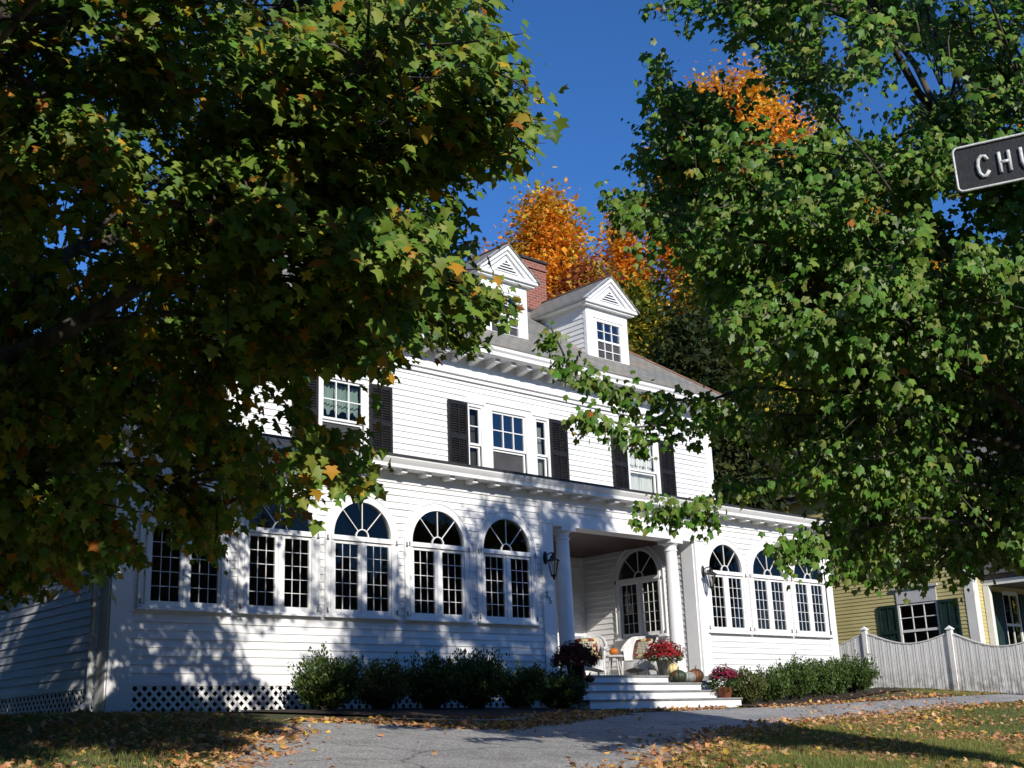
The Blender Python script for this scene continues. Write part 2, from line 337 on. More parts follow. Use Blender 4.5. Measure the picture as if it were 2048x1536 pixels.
BED_L = [(3.5, -1.0), (4.6, -2.2), (5.5, -3.0), (6.5, -3.1), (8, -2.4), (9.6, -1.8), (10.9, -1.5)]
tag(strip('mulch_bed', BED_L, [(3.4, -.05), (5, -.05), (7, -.05), (9, -.05), (10.9, -.05)], M['mulch'], .03), kind='structure')
tag(strip('mulch_bed', [(14.7, -1.6), (16, -1.85), (18, -1.8), (20, -1.5), (21.2, -1.8)], [(14.7, -.05), (16, -.05), (18, -.05), (20, -.05), (21.2, -.4)], M['mulch'], .03), kind='structure')
tag(strip('stone_edging', [(4.5, -3.2), (5.3, -3.75), (6.3, -3.75), (7.4, -3.1)], [(4.62, -3.05), (5.35, -3.55), (6.25, -3.55), (7.3, -2.95)], M['soil'], .045, k=3), kind='structure')

# ------------------------------------------------------------------ white house
HL, HR_, Y1 = 1.87, 20.45, 1.5                 # lower storey x range, upper storey wall plane
UL, UR = 4.55, 18.05
PX0, PX1, PY = 10.86, 15.24, 3.43              # porch recess
ZS, ZB, WW = 2.834, 1.518, 1.30                # arch spring, sill, frame width
XW = [3.0, 4.658, 6.289, 7.954, 9.625, 16.256, 17.855, 19.468]
house = empty('white_house', (11.2, 0, 0), 'white clapboard house with dormers, arched sunroom windows and recessed porch', 'house')
def part(mb, name, mat, **k): return mb.build(name, mat, house, **k)
def arch_open(c):
    def f(z0, z1):
        z = min(z0, z1) if False else z1
        if z0 < ZB-.04-1e-6 and z1 <= ZB-.04+1e-6: return None
        if z1 <= ZS: return (c-.655, c+.655)
        h = z1-ZS
        if h >= .65: return None
        w = math.sqrt(.65**2-h*h); return (c-w, c+w)
    return f
def rect_open(a0, a1, z0, z1):
    return lambda b, t: (a0, a1) if (t > z0+1e-6 and b < z1-1e-6) else None
def clap(mb, fn, a0, a1, z0, z1, opens=(), course=.124, lip=.02, base=.004):
    """lapped boards; fn(a, out, z) -> xyz"""
    z = z0
    while z < z1-1e-4:
        zt = min(z+course, z1); subs = 4 if opens else 1
        jit = random.uniform(-.002, .002)
        for k in range(subs):
            b = z+(zt-z)*k/subs; t = z+(zt-z)*(k+1)/subs
            ob = base+lip*(1-(b-z)/course)+jit; ot = base+lip*(1-(t-z)/course)+jit
            segs = [(a0, a1)]
            for o in opens:
                r = o(b, t)
                if r:
                    ns = []
                    for s0, s1 in segs:
                        if r[1] <= s0 or r[0] >= s1: ns.append((s0, s1)); continue
                        if r[0] > s0: ns.append((s0, r[0]))
                        if r[1] < s1: ns.append((r[1], s1))
                    segs = ns
            for s0, s1 in segs:
                mb.quad(fn(s0, ob, b), fn(s1, ob, b), fn(s1, ot, t), fn(s0, ot, t))
                if k == 0: mb.quad(fn(s0, 0, b), fn(s1, 0, b), fn(s1, ob, b), fn(s0, ob, b))
        z = zt
front = lambda y: (lambda a, o, z: (a, y-o, z))
sideL = lambda x: (lambda a, o, z: (x-o, -a, z))      # faces -x, a runs towards the street
sideR = lambda x: (lambda a, o, z: (x+o, a, z))
# lower storey walls
w = MB()
clap(w, front(0), HL+.3, PX0-.3, .42, 3.86, [arch_open(c) for c in XW[:5]])
clap(w, front(0), PX1+.3, HR_-.3, .42, 3.86, [arch_open(c) for c in XW[5:]])
clap(w, front(0), PX0-.3, PX1+.3, 3.49, 3.86)
clap(w, sideL(HL), -9, -.3, .42, 3.86)
clap(w, sideR(HR_), .3, 9, .42, 3.86)
clap(w, sideL(PX1), -PY, -.33, .53, 3.5, [arch_open(-1.62)])
clap(w, front(PY), PX0, PX1, .53, 3.5, [rect_open(12.2, 13.9, 0, 2.9)])
clap(w, sideR(PX0), .33, PY, .53, 3.5)
part(w, 'wall', M['white'])
# upper storey walls
w = MB()
UO = [rect_open(6.47, 7.43, 4.3, 6.12), rect_open(14.98, 15.94, 4.3, 6.12), rect_open(10.08, 12.34, 4.3, 6.12)]
clap(w, front(Y1), UL+.18, UR-.2, 4.45, 6.6, UO, course=.122)
clap(w, sideL(UL), -11.5, -Y1-.18, 4.45, 6.6, [rect_open(-4.6, -3.5, 4.7, 6.1)], course=.122)
clap(w, sideR(UR), Y1+.18, 11.5, 4.45, 6.6, course=.122)
w.quad((UL, 11.5, 0), (UR, 11.5, 0), (UR, 11.5, 7), (UL, 11.5, 7))
w.quad((HL, 9, .4), (UL, 9, .4), (UL, 9, 4.1), (HL, 9, 4.1)); w.quad((UR, 9, .4), (HR_, 9, .4), (HR_, 9, 4.1), (UR, 9, 4.1))
part(w, 'upper_wall', M['white'])
# rooms behind the glass
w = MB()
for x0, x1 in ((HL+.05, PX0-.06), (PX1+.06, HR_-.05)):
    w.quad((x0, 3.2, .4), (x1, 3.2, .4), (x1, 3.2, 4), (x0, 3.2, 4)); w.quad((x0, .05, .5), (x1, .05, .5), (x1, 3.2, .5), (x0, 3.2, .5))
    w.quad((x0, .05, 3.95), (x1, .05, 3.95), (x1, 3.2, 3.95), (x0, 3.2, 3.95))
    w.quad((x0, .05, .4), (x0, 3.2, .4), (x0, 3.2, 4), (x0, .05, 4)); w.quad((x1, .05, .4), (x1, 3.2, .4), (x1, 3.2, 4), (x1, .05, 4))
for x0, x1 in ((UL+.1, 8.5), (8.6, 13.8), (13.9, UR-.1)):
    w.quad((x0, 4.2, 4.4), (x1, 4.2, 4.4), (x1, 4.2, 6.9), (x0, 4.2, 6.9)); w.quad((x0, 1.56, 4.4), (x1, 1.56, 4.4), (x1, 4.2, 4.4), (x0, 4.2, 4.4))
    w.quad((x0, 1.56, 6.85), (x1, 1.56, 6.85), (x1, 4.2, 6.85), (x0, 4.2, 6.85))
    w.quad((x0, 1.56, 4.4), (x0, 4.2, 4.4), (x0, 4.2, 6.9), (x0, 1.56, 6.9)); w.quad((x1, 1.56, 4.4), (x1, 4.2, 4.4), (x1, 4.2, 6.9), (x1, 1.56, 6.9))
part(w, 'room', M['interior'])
# corner boards and pilasters, each its own
def board(*bx, name='corner_board'):
    part(MB().box(*bx), name, M['trim'])
board(HL-.03, HL+.3, -.045, .0, 0, 3.86); board(HL-.045, HL, .003, .3, 0, 3.86)
board(HR_-.3, HR_+.03, -.045, .0, 0, 3.86); board(HR_, HR_+.045, .003, .3, 0, 3.86)
board(PX0-.32, PX0+.004, -.05, 0, .42, 3.86, name='pilaster'); board(PX0-.05, PX0, .003, .33, .42, 3.5, name='pilaster')
board(PX1-.004, PX1+.31, -.05, 0, .42, 3.86, name='pilaster'); board(PX1-.035, PX1+.05, .003, .33, .42, 3.5, name='pilaster')
board(UL-.03, UL+.2, Y1-.04, Y1, 4.35, 6.6); board(UR-.2, UR+.03, Y1-.04, Y1, 4.35, 6.6); board(UL-.04, UL, Y1+.003, Y1+.2, 4.35, 6.6)
board(PX1-.1, PX1-.002, PY-.03, PY, .53, 3.5); board(14.62, 14.76, PY-.045, PY-.02, .53, 3.1, name='door_casing')
# lower cornice: frieze, soffit, gutter, brackets
w = MB()
w.box(HL-.04, HR_+.04, -.034, .0, 3.862, 4.07)
w.box(HL-.03, HL, .002, 9, 3.862, 4.07); w.box(HR_, HR_+.03, .002, 9, 3.862, 4.07)
part(w, 'frieze', M['trim'])
w = MB(); OV = .34
w.box(HL-OV, HR_+OV, -OV, -.002, 4.072, 4.1); w.box(HL-OV, HL-.002, 0, 9, 4.072, 4.1); w.box(HR_+.002, HR_+OV, 0, 9, 4.072, 4.1)
part(w, 'soffit', M['trim'])
w = MB()
prof = [(-OV, 4.05), (-OV-.03, 4.06), (-OV-.035, 4.12), (-OV-.07, 4.16), (-OV-.1, 4.2), (-OV-.11, 4.235), (-OV-.06, 4.235), (-OV+.05, 4.2), (-OV+.05, 4.06)]
w.prism(prof, lambda p, q, d: (d, p, q), HL-OV-.1, HR_+OV+.1)
w.prism(prof, lambda p, q, d: (HL+p, d, q), -OV+.06, 9); w.prism(prof, lambda p, q, d: (HR_-p, d, q), -OV+.06, 9)
part(w, 'gutter', M['trim'])
def brackets(shape, spots):
    p = shape.build('bracket', M['trim'], None); p.parent = house
    for i, (x, y, z, rz) in enumerate(spots):
        o = p if i == 0 else p.copy()
        if i: col.objects.link(o)
        o.location = (x-11.2, y, z); o.rotation_euler = (0, 0, rz)
brackets(MB().box(-.06, .06, -OV+.05, -.036, 4.0, 4.071), [(HL+.2+i*(HR_-HL-.4)/33, 0, 0, 0) for i in range(34)]+[(HL, .5+i*.55, 0, -math.pi/2) for i in range(8)])
# lower roof skirt
w = MB(); a, b = HL-OV-.12, HR_+OV+.12; yf = -OV-.12; z0, z1 = 4.245, 4.52
w.quad((a, yf, z0), (b, yf, z0), (UR, Y1, z1), (UL, Y1, z1)); w.quad((a, 9.1, z0), (a, yf, z0), (UL, Y1, z1), (UL, 9.1, z1)); w.quad((b, yf, z0), (b, 9.1, z0), (UR, 9.1, z1), (UR, Y1, z1))
w.box(a, b, yf-.005, yf+.03, z0-.012, z0+.03)
part(w, 'lower_roof', M['dark_roof'])
# lattice skirt
def lattice(x0, x1, turn=None):
    z0, z1 = -.02, .36
    fr = MB().box(x0, x1, -.03, .0, .36, .42).box(x0, x1, -.03, 0, -.16, z0)
    fr.box(x0, x0+.06, -.028, 0, z0, z1).box(x1-.06, x1, -.028, 0, z0, z1)
    def T(mb):
        if turn is not None: mb.v = [(turn+y_, -x_, z_) for x_, y_, z_ in mb.v]
        return mb
    o = part(T(fr), 'lattice_skirt', M['trim'])
    sl = MB(); st = .152; h = z1-z0; y = -.008
    k = int((x1-x0)/st)+4
    for i in range(-3, k):
        for sgn, yy in ((1, y), (-1, y-.008)):
            xa = x0+i*st; p, q = (xa, z0), (xa+h, z1)
            if sgn < 0: p, q = (xa+h, z0), (xa, z1)
            if max(p[0], q[0]) <= x0 or min(p[0], q[0]) >= x1: continue
            def clipx(p, q):
                for lo in (x0, x1):
                    (px, pz), (qx, qz) = p, q
                    if (px-lo)*(qx-lo) < 0:
                        zz = pz+(qz-pz)*(lo-px)/(qx-px)
                        if (px < lo) == (lo == x0): p = (lo, zz)
                        else: q = (lo, zz)
                return p, q
            p, q = clipx(p, q)
            sl.bar((p[0], yy, p[1]), (q[0], yy, q[1]), .045, .007, up=(0, 1, 0))
    c = T(sl).build('slats', M['trim'], None); c.parent = o; c.location = (0, 0, 0)
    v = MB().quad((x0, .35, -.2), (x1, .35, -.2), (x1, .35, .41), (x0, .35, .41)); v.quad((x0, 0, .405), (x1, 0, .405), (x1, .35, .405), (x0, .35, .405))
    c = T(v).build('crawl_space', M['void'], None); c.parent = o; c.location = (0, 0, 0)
lattice(-9, -.3, HL); lattice(HL+.3, 10.35); lattice(PX1+.02, HR_-.3)
# downspout at the left corner
w = MB(); w.tube([(HL-.1, .36, 4.1), (HL-.1, .36, .5), (HL-.1, .36, .24), (HL-.16, .28, .12), (HL-.42, .02, .04)], .048, 8)
part(w, 'downspout', M['downspout'], smooth=False)

# ---- arched window: one is built, the rest are copies
def arc(r, n=24, a0=0, a1=math.pi): return [(r*math.cos(a0+(a1-a0)*i/n), r*math.sin(a0+(a1-a0)*i/n)) for i in range(n+1)]
def ring(mb, r0, r1, y0, y1, zc, n=28):
    A, B = arc(r0, n), arc(r1, n)
    for i in range(n):
        (x0, h0), (x1, h1), (X1, H1), (X0, H0) = A[i], A[i+1], B[i+1], B[i]
        P = [(x0, h0), (x1, h1), (X1, H1), (X0, H0)]
        mb.add([(x, y0, zc+h) for x, h in P]+[(x, y1, zc+h) for x, h in P], [(0, 1, 2, 3), (7, 6, 5, 4), (1, 0, 4, 5), (3, 2, 6, 7)])
def make_arch_window():
    H = ZS-ZB                     # local z: 0 at sill
    f = MB()
    ring(f, .60, .655, -.07, .03, H); ring(f, .655, .735, -.045, 0, H); ring(f, .735, .76, -.06, 0, H)
    for s in (-1, 1):
        f.box(min(s*.655, s*.735), max(s*.655, s*.735), -.045, 0, -.03, H); f.box(min(s*.735, s*.76), max(s*.735, s*.76), -.06, 0, -.03, H)
        f.box(min(s*.60, s*.655), max(s*.60, s*.655), -.07, .03, .0, H)
    f.box(-.655, .655, -.085, .03, H-.085, H-.005)                    # transom bar
    f.box(-.03, .03, -.055, .03, .0, H-.087)                          # mullion
    o = f.build('arch_window', M['trim'], house)
    s = MB().box(-.78, .78, -.11, 0, -.065, -.032).box(-.72, .72, -.08, .0, -.03, -.002); local(o, 'sill', s, M['trim'])
    zt = H-.09
    for sg in (-1, 1):
        a0, a1 = (.035, .598); x = lambda v: sg*v
        c = MB()
        def bx(p, q, z0, z1, y0=-.045, y1=.0): c.box(min(x(p), x(q)), max(x(p), x(q)), y0, y1, z0, z1)
        bx(a0, a0+.055, .003, zt); bx(a1-.045, a1, .003, zt); bx(a0+.056, a1-.046, .003, .075); bx(a0+.056, a1-.046, zt-.05, zt)
        g0, g1, h0, h1 = a0+.056, a1-.046, .076, zt-.051
        cs = c.build('casement', M['trim'], None); cs.parent = o
        m = MB()
        for i in (1, 2): m.box(*sorted((x(g0+(g1-g0)*i/3-.0045), x(g0+(g1-g0)*i/3+.0045))), -.03, -.016, h0, h1)
        for i in range(1, 5): m.box(*sorted((x(g0), x(g1))), -.029, -.017, h0+(h1-h0)*i/5-.0045, h0+(h1-h0)*i/5+.0045)
        mm = m.build('muntins', M['trim'], None); mm.parent = o
        xa, xb = sorted((x(g0), x(g1))); g = MB().quad((xa, -.015, h0), (xb, -.015, h0), (xb, -.015, h1), (xa, -.015, h1))
        gg = g.build('pane', M['glass'], None); gg.parent = o
    m = MB(); ring(m, .12, .138, -.05, -.02, H, 14)
    for a in (90, 132, 48):
        c, s_ = math.cos(R(a)), math.sin(R(a)); m.bar((.14*c, -.035, H+.14*s_), (.6*c, -.035, H+.6*s_), .012, .02, up=(0, 1, 0))
    local(o, 'fan_muntins', m, M['trim'])
    A = arc(.61, 24); g = MB().add([(p, -.018, H+h) for p, h in A], [tuple(range(len(A)))]); local(o, 'fan_pane', g, M['glass'])
    for sx, z in ((-.72, .06), (.72, .06), (-.72, H-.05), (.72, H-.05)):
        h = MB().box(sx-.026, sx+.026, -.08, -.062, z-.04, z-.024).box(sx-.007, sx+.007, -.078, -.046, z-.03, z+.035)
        local(o, 'shutter_catch', h, M['galv'])
    return o
aw = make_arch_window()
HB = np.array([11.2, 0, 0])
def place(o, x, y, z, rz=0): o.location = (x-HB[0], y, z); o.rotation_euler = (0, 0, rz)
for i, x in enumerate(XW+[None]):
    o = aw if i == 0 else copy_tree(aw)
    if x is None: place(o, PX1, 1.62, ZB, -math.pi/2)
    else: place(o, x, 0, ZB)

# ---- upper storey sash windows
def sash(name, w_, zlo, zhi, cols_, glass_up, low_mat, x, y, parent, rows=2, low_muntin=False, casing=.1):
    """double-hung window, local origin at bottom centre"""
    H = zhi-zlo; f = MB(); hw = w_/2
    f.box(-hw-casing, -hw, -.035, 0, 0, H+casing).box(hw, hw+casing, -.035, 0, 0, H+casing).box(-hw, hw, -.035, 0, H, H+casing)
    f.box(-hw-casing-.03, hw+casing+.03, -.06, 0, H+casing+.002, H+casing+.03)
    zm = H*.5; st = .045
    for (z0, z1, yo) in ((zm, H, .0), (0, zm, .035)):
        f.box(-hw, -hw+st, yo+.0, yo+.04, z0, z1).box(hw-st, hw, yo, yo+.04, z0, z1).box(-hw+st, hw-st, yo, yo+.04, z1-st, z1).box(-hw+st, hw-st, yo, yo+.04, z0, z0+st)
    o = f.build(name, M['trim'], None); o.parent = parent
    o.location = (x-WORLD[parent.as_pointer()][0], y-WORLD[parent.as_pointer()][1], zlo-WORLD[parent.as_pointer()][2])
    m = MB()
    def grid(z0, z1, yo):
        for i in range(1, cols_): a = -hw+st+(w_-2*st)*i/cols_; m.box(a-.01, a+.01, yo, yo+.025, z0, z1)
        for i in range(1, rows): zz = z0+(z1-z0)*i/rows; m.box(-hw+st, hw-st, yo+.002, yo+.023, zz-.01, zz+.01)
    grid(zm+st, H-st, .0)
    if low_muntin: grid(st, zm-st, .035)
    local(o, 'muntins', m, M['trim'])
    local(o, 'upper_pane', MB().quad((-hw+st, .028, zm+st), (hw-st, .028, zm+st), (hw-st, .028, H-st), (-hw+st, .028, H-st)), glass_up)
    local(o, 'lower_pane', MB().quad((-hw+st, .062, st), (hw-st, .062, st), (hw-st, .062, zm-st), (-hw+st, .062, zm-st)), low_mat)
    return o
def curtain(o, w_, z0, z1, mat, scal=0.0, y=.16):
    n, k = 70, 10; v = []; 
    for j in range(k+1):
        for i in range(n+1):
            a = i/n; x = -w_/2+w_*a; low = z0+scal*abs(math.sin(a*math.pi*4))
            v.append((x, y+.022*math.sin(a*62+.6*math.sin(j))+.01*math.sin(a*23), low+(z1-low)*j/k))
    mb = MB().add(v, [(j*(n+1)+i, j*(n+1)+i+1, (j+1)*(n+1)+i+1, (j+1)*(n+1)+i) for j in range(k) for i in range(n)])
    local(o, 'curtain', mb, mat, smooth=True)
wl = sash('sash_window', .96, 4.5, 6.1, 3, M['glass'], M['screen'], 6.95, Y1, house); curtain(wl, .9, .92, 1.55, M['mint'], scal=.13)
wr = sash('sash_window', .96, 4.5, 6.1, 3, M['clear_glass'], M['clear_glass'], 15.46, Y1, house); curtain(wr, .44, .05, 1.55, M['sheer']); curtain(wr, .9, .95, 1.56, M['sheer'], scal=.02, y=.12)
for c in wr.children:
    if c.name.startswith('curtain') and c.location.x == 0 and abs(c.data.vertices[0].co.x+.22) < .01: c.location.x = -.24
wr2 = [c for c in wr.children if c.location.x < -.1][0].copy(); col.objects.link(wr2); wr2.location.x = .24
sash('sash_window', .98, 4.45, 6.08, 3, M['sky_glass'], M['screen'], 11.21, Y1, house, casing=.13)
for x0, x1 in ((10.462, 10.602), (11.812, 11.958)): part(MB().box(x0, x1, Y1-.028, Y1+.03, 4.4, 6.16), 'mullion_board', M['trim'])
part(MB().box(10.02, 12.4, Y1-.024, Y1+.02, 6.1, 6.3), 'lintel_board', M['trim'])
for x in (10.25, 12.17):
    s = sash('side_light', .34, 4.45, 6.08, 1, M['glass'], M['glass'], x, Y1, house, casing=.06)
    curtain(s, .26, .05, 1.5, M['sheer'] if x > 11 else M['interior'])
def shutter(x0, x1, z0, z1, y, fn=None):
    f = MB(); d0, d1 = y-.075, y-.04
    f.box(x0, x0+.06, d0, d1, z0, z1).box(x1-.06, x1, d0, d1, z0, z1); zm = z0+(z1-z0)*.5
    for a, b in ((z0, z0+.1), (zm-.05, zm+.05), (z1-.08, z1)): f.box(x0+.06, x1-.06, d0, d1, a, b)
    o = part(f, 'shutter', M['shutter'])
    l = MB(); xm = (x0+x1)/2
    for a, b in ((z0+.1, zm-.05), (zm+.05, z1-.08)):
        k = int((b-a)/.05)
        for i in range(k):
            z = a+(b-a)*(i+.5)/k; l.quad((x0+.06, d0+.006, z-.02), (x1-.06, d0+.006, z-.02), (x1-.06, d1-.004, z+.026), (x0+.06, d1-.004, z+.026))
        l.box(xm-.009, xm+.009, d0-.008, d0+.005, a, b)
    l.quad((x0+.05, d1-.002, z0+.05), (x1-.05, d1-.002, z0+.05), (x1-.05, d1-.002, z1-.04), (x0+.05, d1-.002, z1-.04))
    c = l.build('louvres', M['shutter'], None); c.parent = o; c.location = (0, 0, 0)
for x0, x1 in ((5.8, 6.36), (7.54, 8.08), (9.5, 10.02), (12.4, 12.93), (14.38, 14.88), (16.04, 16.56)): shutter(x0, x1, 4.62, 6.13, Y1)
# side window and shutter of the shaded upper wall
f = MB().box(UL-.05, UL, 3.45, 3.55, 4.7, 6.15).box(UL-.05, UL, 4.55, 4.65, 4.7, 6.15).box(UL-.05, UL, 3.55, 4.55, 6.08, 6.17).box(UL-.03, UL, 3.55, 4.55, 5.38, 5.42).box(UL-.02, UL, 4.03, 4.06, 4.7, 6.08)
o = part(f, 'side_window', M['trim'])
g = MB().quad((UL-.004, 4.55, 4.7), (UL-.004, 3.55, 4.7), (UL-.004, 3.55, 6.08), (UL-.004, 4.55, 6.08)); c = g.build('pane', M['glass'], None); c.parent = o
part(MB().box(UL-.07, UL-.03, 2.85, 3.42, 4.65, 6.15), 'shutter', M['shutter']); part(MB().box(UL-.07, UL-.03, 4.68, 5.25, 4.65, 6.15), 'shutter', M['shutter'])

# ---- upper cornice and roof
YE, ZE, SL = 1.0, 7.32, .79
w = MB()
w.box(UL-.035, UR+.035, Y1-.036, Y1, 6.602, 7.13); w.box(UL-.06, UR+.06, Y1-.065, Y1-.037, 6.605, 6.65); w.box(UL-.07, UR+.07, Y1-.09, Y1-.037, 6.7, 6.73)
w.box(UL-.035, UL, Y1+.002, 11.5, 6.602, 7.13)
part(w, 'frieze', M['trim'])
w = MB()
w.box(UL-.5, UR+.5, YE, Y1-.002, 7.132, 7.16); w.box(UL-.5, UL-.002, Y1, 11.9, 7.132, 7.16); w.box(UR+.002, UR+.5, Y1, 11.9, 7.132, 7.16)
part(w, 'soffit', M['trim'])
w = MB(); pr = [(0, 7.1), (-.05, 7.115), (-.055, 7.19), (-.09, 7.23), (-.1, 7.29), (.08, 7.29), (.08, 7.1)]
w.prism(pr, lambda p, q, d: (d, YE+p, q), UL-.6, UR+.6); w.prism(pr, lambda p, q, d: (UL-.5+p, d, q), YE+.082, 11.9); w.prism(pr, lambda p, q, d: (UR+.5-p, d, q), YE+.082, 11.9)
part(w, 'cornice', M['trim'])
w = MB(); bp = [(-.038, 7.13), (-.038, 6.96), (-.12, 6.98), (-.3, 7.02), (-.4, 7.03), (-.4, 7.13)]
w.prism(bp, lambda p, q, d: (d, p, q-.001), -.07, .07)
brackets(w, [(UL+.1+i*(UR-UL-.2)/29, Y1, 0, 0) for i in range(30)]+[(UL, Y1+.3+i*.5, 0, -math.pi/2) for i in range(6)])
w = MB(); a, b, yb = UL-.6, UR+.6, 12.1; yf = YE-.1; hd = (yb-yf)/2; zr = ZE+SL*hd
w.quad((a, yf, ZE), (b, yf, ZE), (b-hd, yf+hd, zr), (a+hd, yf+hd, zr)); w.quad((b, yb, ZE), (a, yb, ZE), (a+hd, yf+hd, zr), (b-hd, yf+hd, zr))
w.add([(b, yf, ZE), (b, yb, ZE), (b-hd, yf+hd, zr)], [(0, 1, 2)]); w.add([(a, yb, ZE), (a, yf, ZE), (a+hd, yf+hd, zr)], [(0, 1, 2)])
w.quad((a, yf, ZE), (a, yf, ZE-.03), (b, yf, ZE-.03), (b, yf, ZE)); w.quad((b, yf, ZE), (b, yf, ZE-.03), (b, yb, ZE-.03), (b, yb, ZE))
roof = part(w, 'roof', M['slate'], uv=True)
w = MB()
for p, q in (((a, yf, ZE+.01), (a+hd, yf+hd, zr+.01)), ((b, yf, ZE+.01), (b-hd, yf+hd, zr+.01)), ((a+hd, yf+hd, zr+.01), (b-hd, yf+hd, zr+.01))): w.bar(p, q, .09, .035)
c = w.build('hip_flashing', M['copper'], None); c.parent = roof; c.location = (0, 0, 0)
# chimney
w = MB().box(14.2, 15.05, 4.0, 4.85, 9.0, 10.98).box(14.16, 15.09, 3.96, 4.89, 10.982, 11.06).box(14.2, 15.05, 4.0, 4.85, 11.062, 11.2)
ch = part(w, 'chimney', M['brick'], uv=True)
c = MB().box(14.15, 15.1, 3.95, 4.9, 11.202, 11.26).build('cap', M['dark_roof'], None); c.parent = ch
c = MB().box(14.185, 15.065, 3.985, 4.865, 9.5, 9.86).build('flashing', M['dark_roof'], None); c.parent = ch

# ---- dormers
def make_dormer():
    # local origin: centre of the front foot (x centre, front plane, z = 0 -> world z 7.92)
    hw, H, yd = .705, 1.36, 0.0; z0 = 7.3
    base = MB(); cb = .2
    base.box(-hw, -.46, -.02, .0, 0, H).box(.46, hw, -.02, 0, 0, H).box(-.46, .46, -.02, 0, 1.06, H).box(-.46, .46, -.02, 0, -.05, .0)
    base.box(-.5, .5, -.05, -.021, -.03, .02)
    o = base.build('dormer', M['trim'], house)
    L = 2.6
    for sg in (-1, 1):
        s = MB()
        fn = (lambda a_, o_, z: (-hw-o_, -a_, z)) if sg < 0 else (lambda a_, o_, z: (hw+o_, a_, z))
        rng = (-L, -.09) if sg < 0 else (.09, L)
        clap(s, fn, *rng, -.05, H, course=.122)
        s.box(*sorted((sg*hw, sg*(hw+.022))), 0, .09, -.05, H)
        local(o, 'cheek', s, M['white'])
    # pediment: cornice shelf, raking mouldings, tympanum
    p = MB(); e = .915; rise = .72; ye = -.2
    p.box(-e, e, ye, .0, H, H+.07).box(-e+.06, e-.06, ye+.06, 0, H-.05, H)
    p.box(-e, -hw, .0, L, H, H+.06); p.box(hw, e, 0, L, H, H+.06)
    for sg in (-1, 1):
        for (d0, d1, yo) in ((0, .09, ye-.02), (.09, .15, ye+.03)):
            poly = [(sg*e, H+.07-d0+.02), (0, H+.07+rise-d0+.02), (0, H+.07+rise-d1-.03), (sg*(e-.13), H+.07)]
            if d0: poly = [(sg*(e-.13), H+.071), (0, H+.07+rise-d0-.01), (0, H+.07+rise-d1-.06), (sg*(e-.3), H+.071)]
            p.prism(poly if sg > 0 else poly[::-1], lambda a_, q, d: (a_, d, q), yo, ye+.1)
    p.prism([(-e+.1, H+.07), (e-.1, H+.07), (0, H+rise-.02)], lambda a_, q, d: (a_, d, q), ye+.09, ye+.11)
    local(o, 'pediment', p, M['trim'])
    v = MB(); zt = H+.12
    v.prism([(-.36, zt), (.36, zt), (0, zt+.3)], lambda a_, q, d: (a_, d, q), ye+.075, ye+.088); local(o, 'louvre_opening', v, M['void'])
    v = MB()
    for i in range(4):
        z = zt+.022+i*.066; h = .36*(1-(z-zt)/.3); v.box(-h, h, ye+.05, ye+.074, z, z+.026)
    for sg in (-1, 1): v.bar((sg*.42, ye+.06, zt-.02), (0, ye+.06, zt+.335), .05, .03, up=(0, 1, 0))
    v.box(-.43, .43, ye+.045, ye+.075, zt-.045, zt-.002); local(o, 'louvre', v, M['trim'])
    r = MB(); ov = .04
    for sg in (-1, 1):
        A = (sg*(e+ov), ye-.05, H+.09-ov*.79); B = (0, ye-.05, H+.09+rise); C = (0, 3.1, H+.09+rise); D = (sg*(e+ov), 3.1, H+.09-ov*.79)
        q = [A, B, C, D] if sg > 0 else [D, C, B, A]
        r.add(q+[(x, y, z-.035) for x, y, z in q], [(3, 2, 1, 0) if False else (0, 1, 2, 3), (7, 6, 5, 4), (0, 4, 5, 1), (1, 5, 6, 2), (2, 6, 7, 3), (3, 7, 4, 0)])
    local(o, 'dormer_roof', r, M['slate'], uv=True)
    local(o, 'ridge_flashing', MB().bar((0, ye-.05, H+.1+rise), (0, 3.1, H+.1+rise), .07, .03), M['copper']); local(o, 'flashing', MB().box(-hw-.03, hw+.03, -.07, -.02, -.075, -.051), M['copper'])
    m = MB()
    hw2, hh = .40, .98
    f = MB().box(-.46, -hw2, -.035, .01, .03, 1.05).box(hw2, .46, -.035, .01, .03, 1.05).box(-hw2, hw2, -.035, .01, .99, 1.05).box(-hw2, hw2, -.035, .01, .03, .08).box(-hw2, hw2, -.02, .02, .5, .55)
    f.box(-.5, .5, -.05, -.02, 1.06, 1.09)
    local(o, 'sash_frame', f, M['trim'])
    for i in (1, 2): x = -hw2+.8*i/3; m.box(x-.009, x+.009, -.015, .01, .08, .5).box(x-.009, x+.009, -.015, .01, .55, .99)
    for z in (.29, .77): m.box(-hw2, hw2, -.014, .009, z-.009, z+.009)
    local(o, 'muntins', m, M['trim'])
    local(o, 'upper_pane', MB().quad((-hw2, .012, .55), (hw2, .012, .55), (hw2, .012, .99), (-hw2, .012, .99)), M['sky_glass'])
    local(o, 'lower_pane', MB().quad((-hw2, .014, .08), (hw2, .014, .08), (hw2, .014, .5), (-hw2, .014, .5)), M['screen'])
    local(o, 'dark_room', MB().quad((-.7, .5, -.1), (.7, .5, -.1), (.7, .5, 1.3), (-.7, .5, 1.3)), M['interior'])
    return o
dm = make_dormer()
for i, x in enumerate((14.86, 11.48, 8.1)):
    o = dm if i == 0 else copy_tree(dm); place(o, x, 1.8, 7.93)

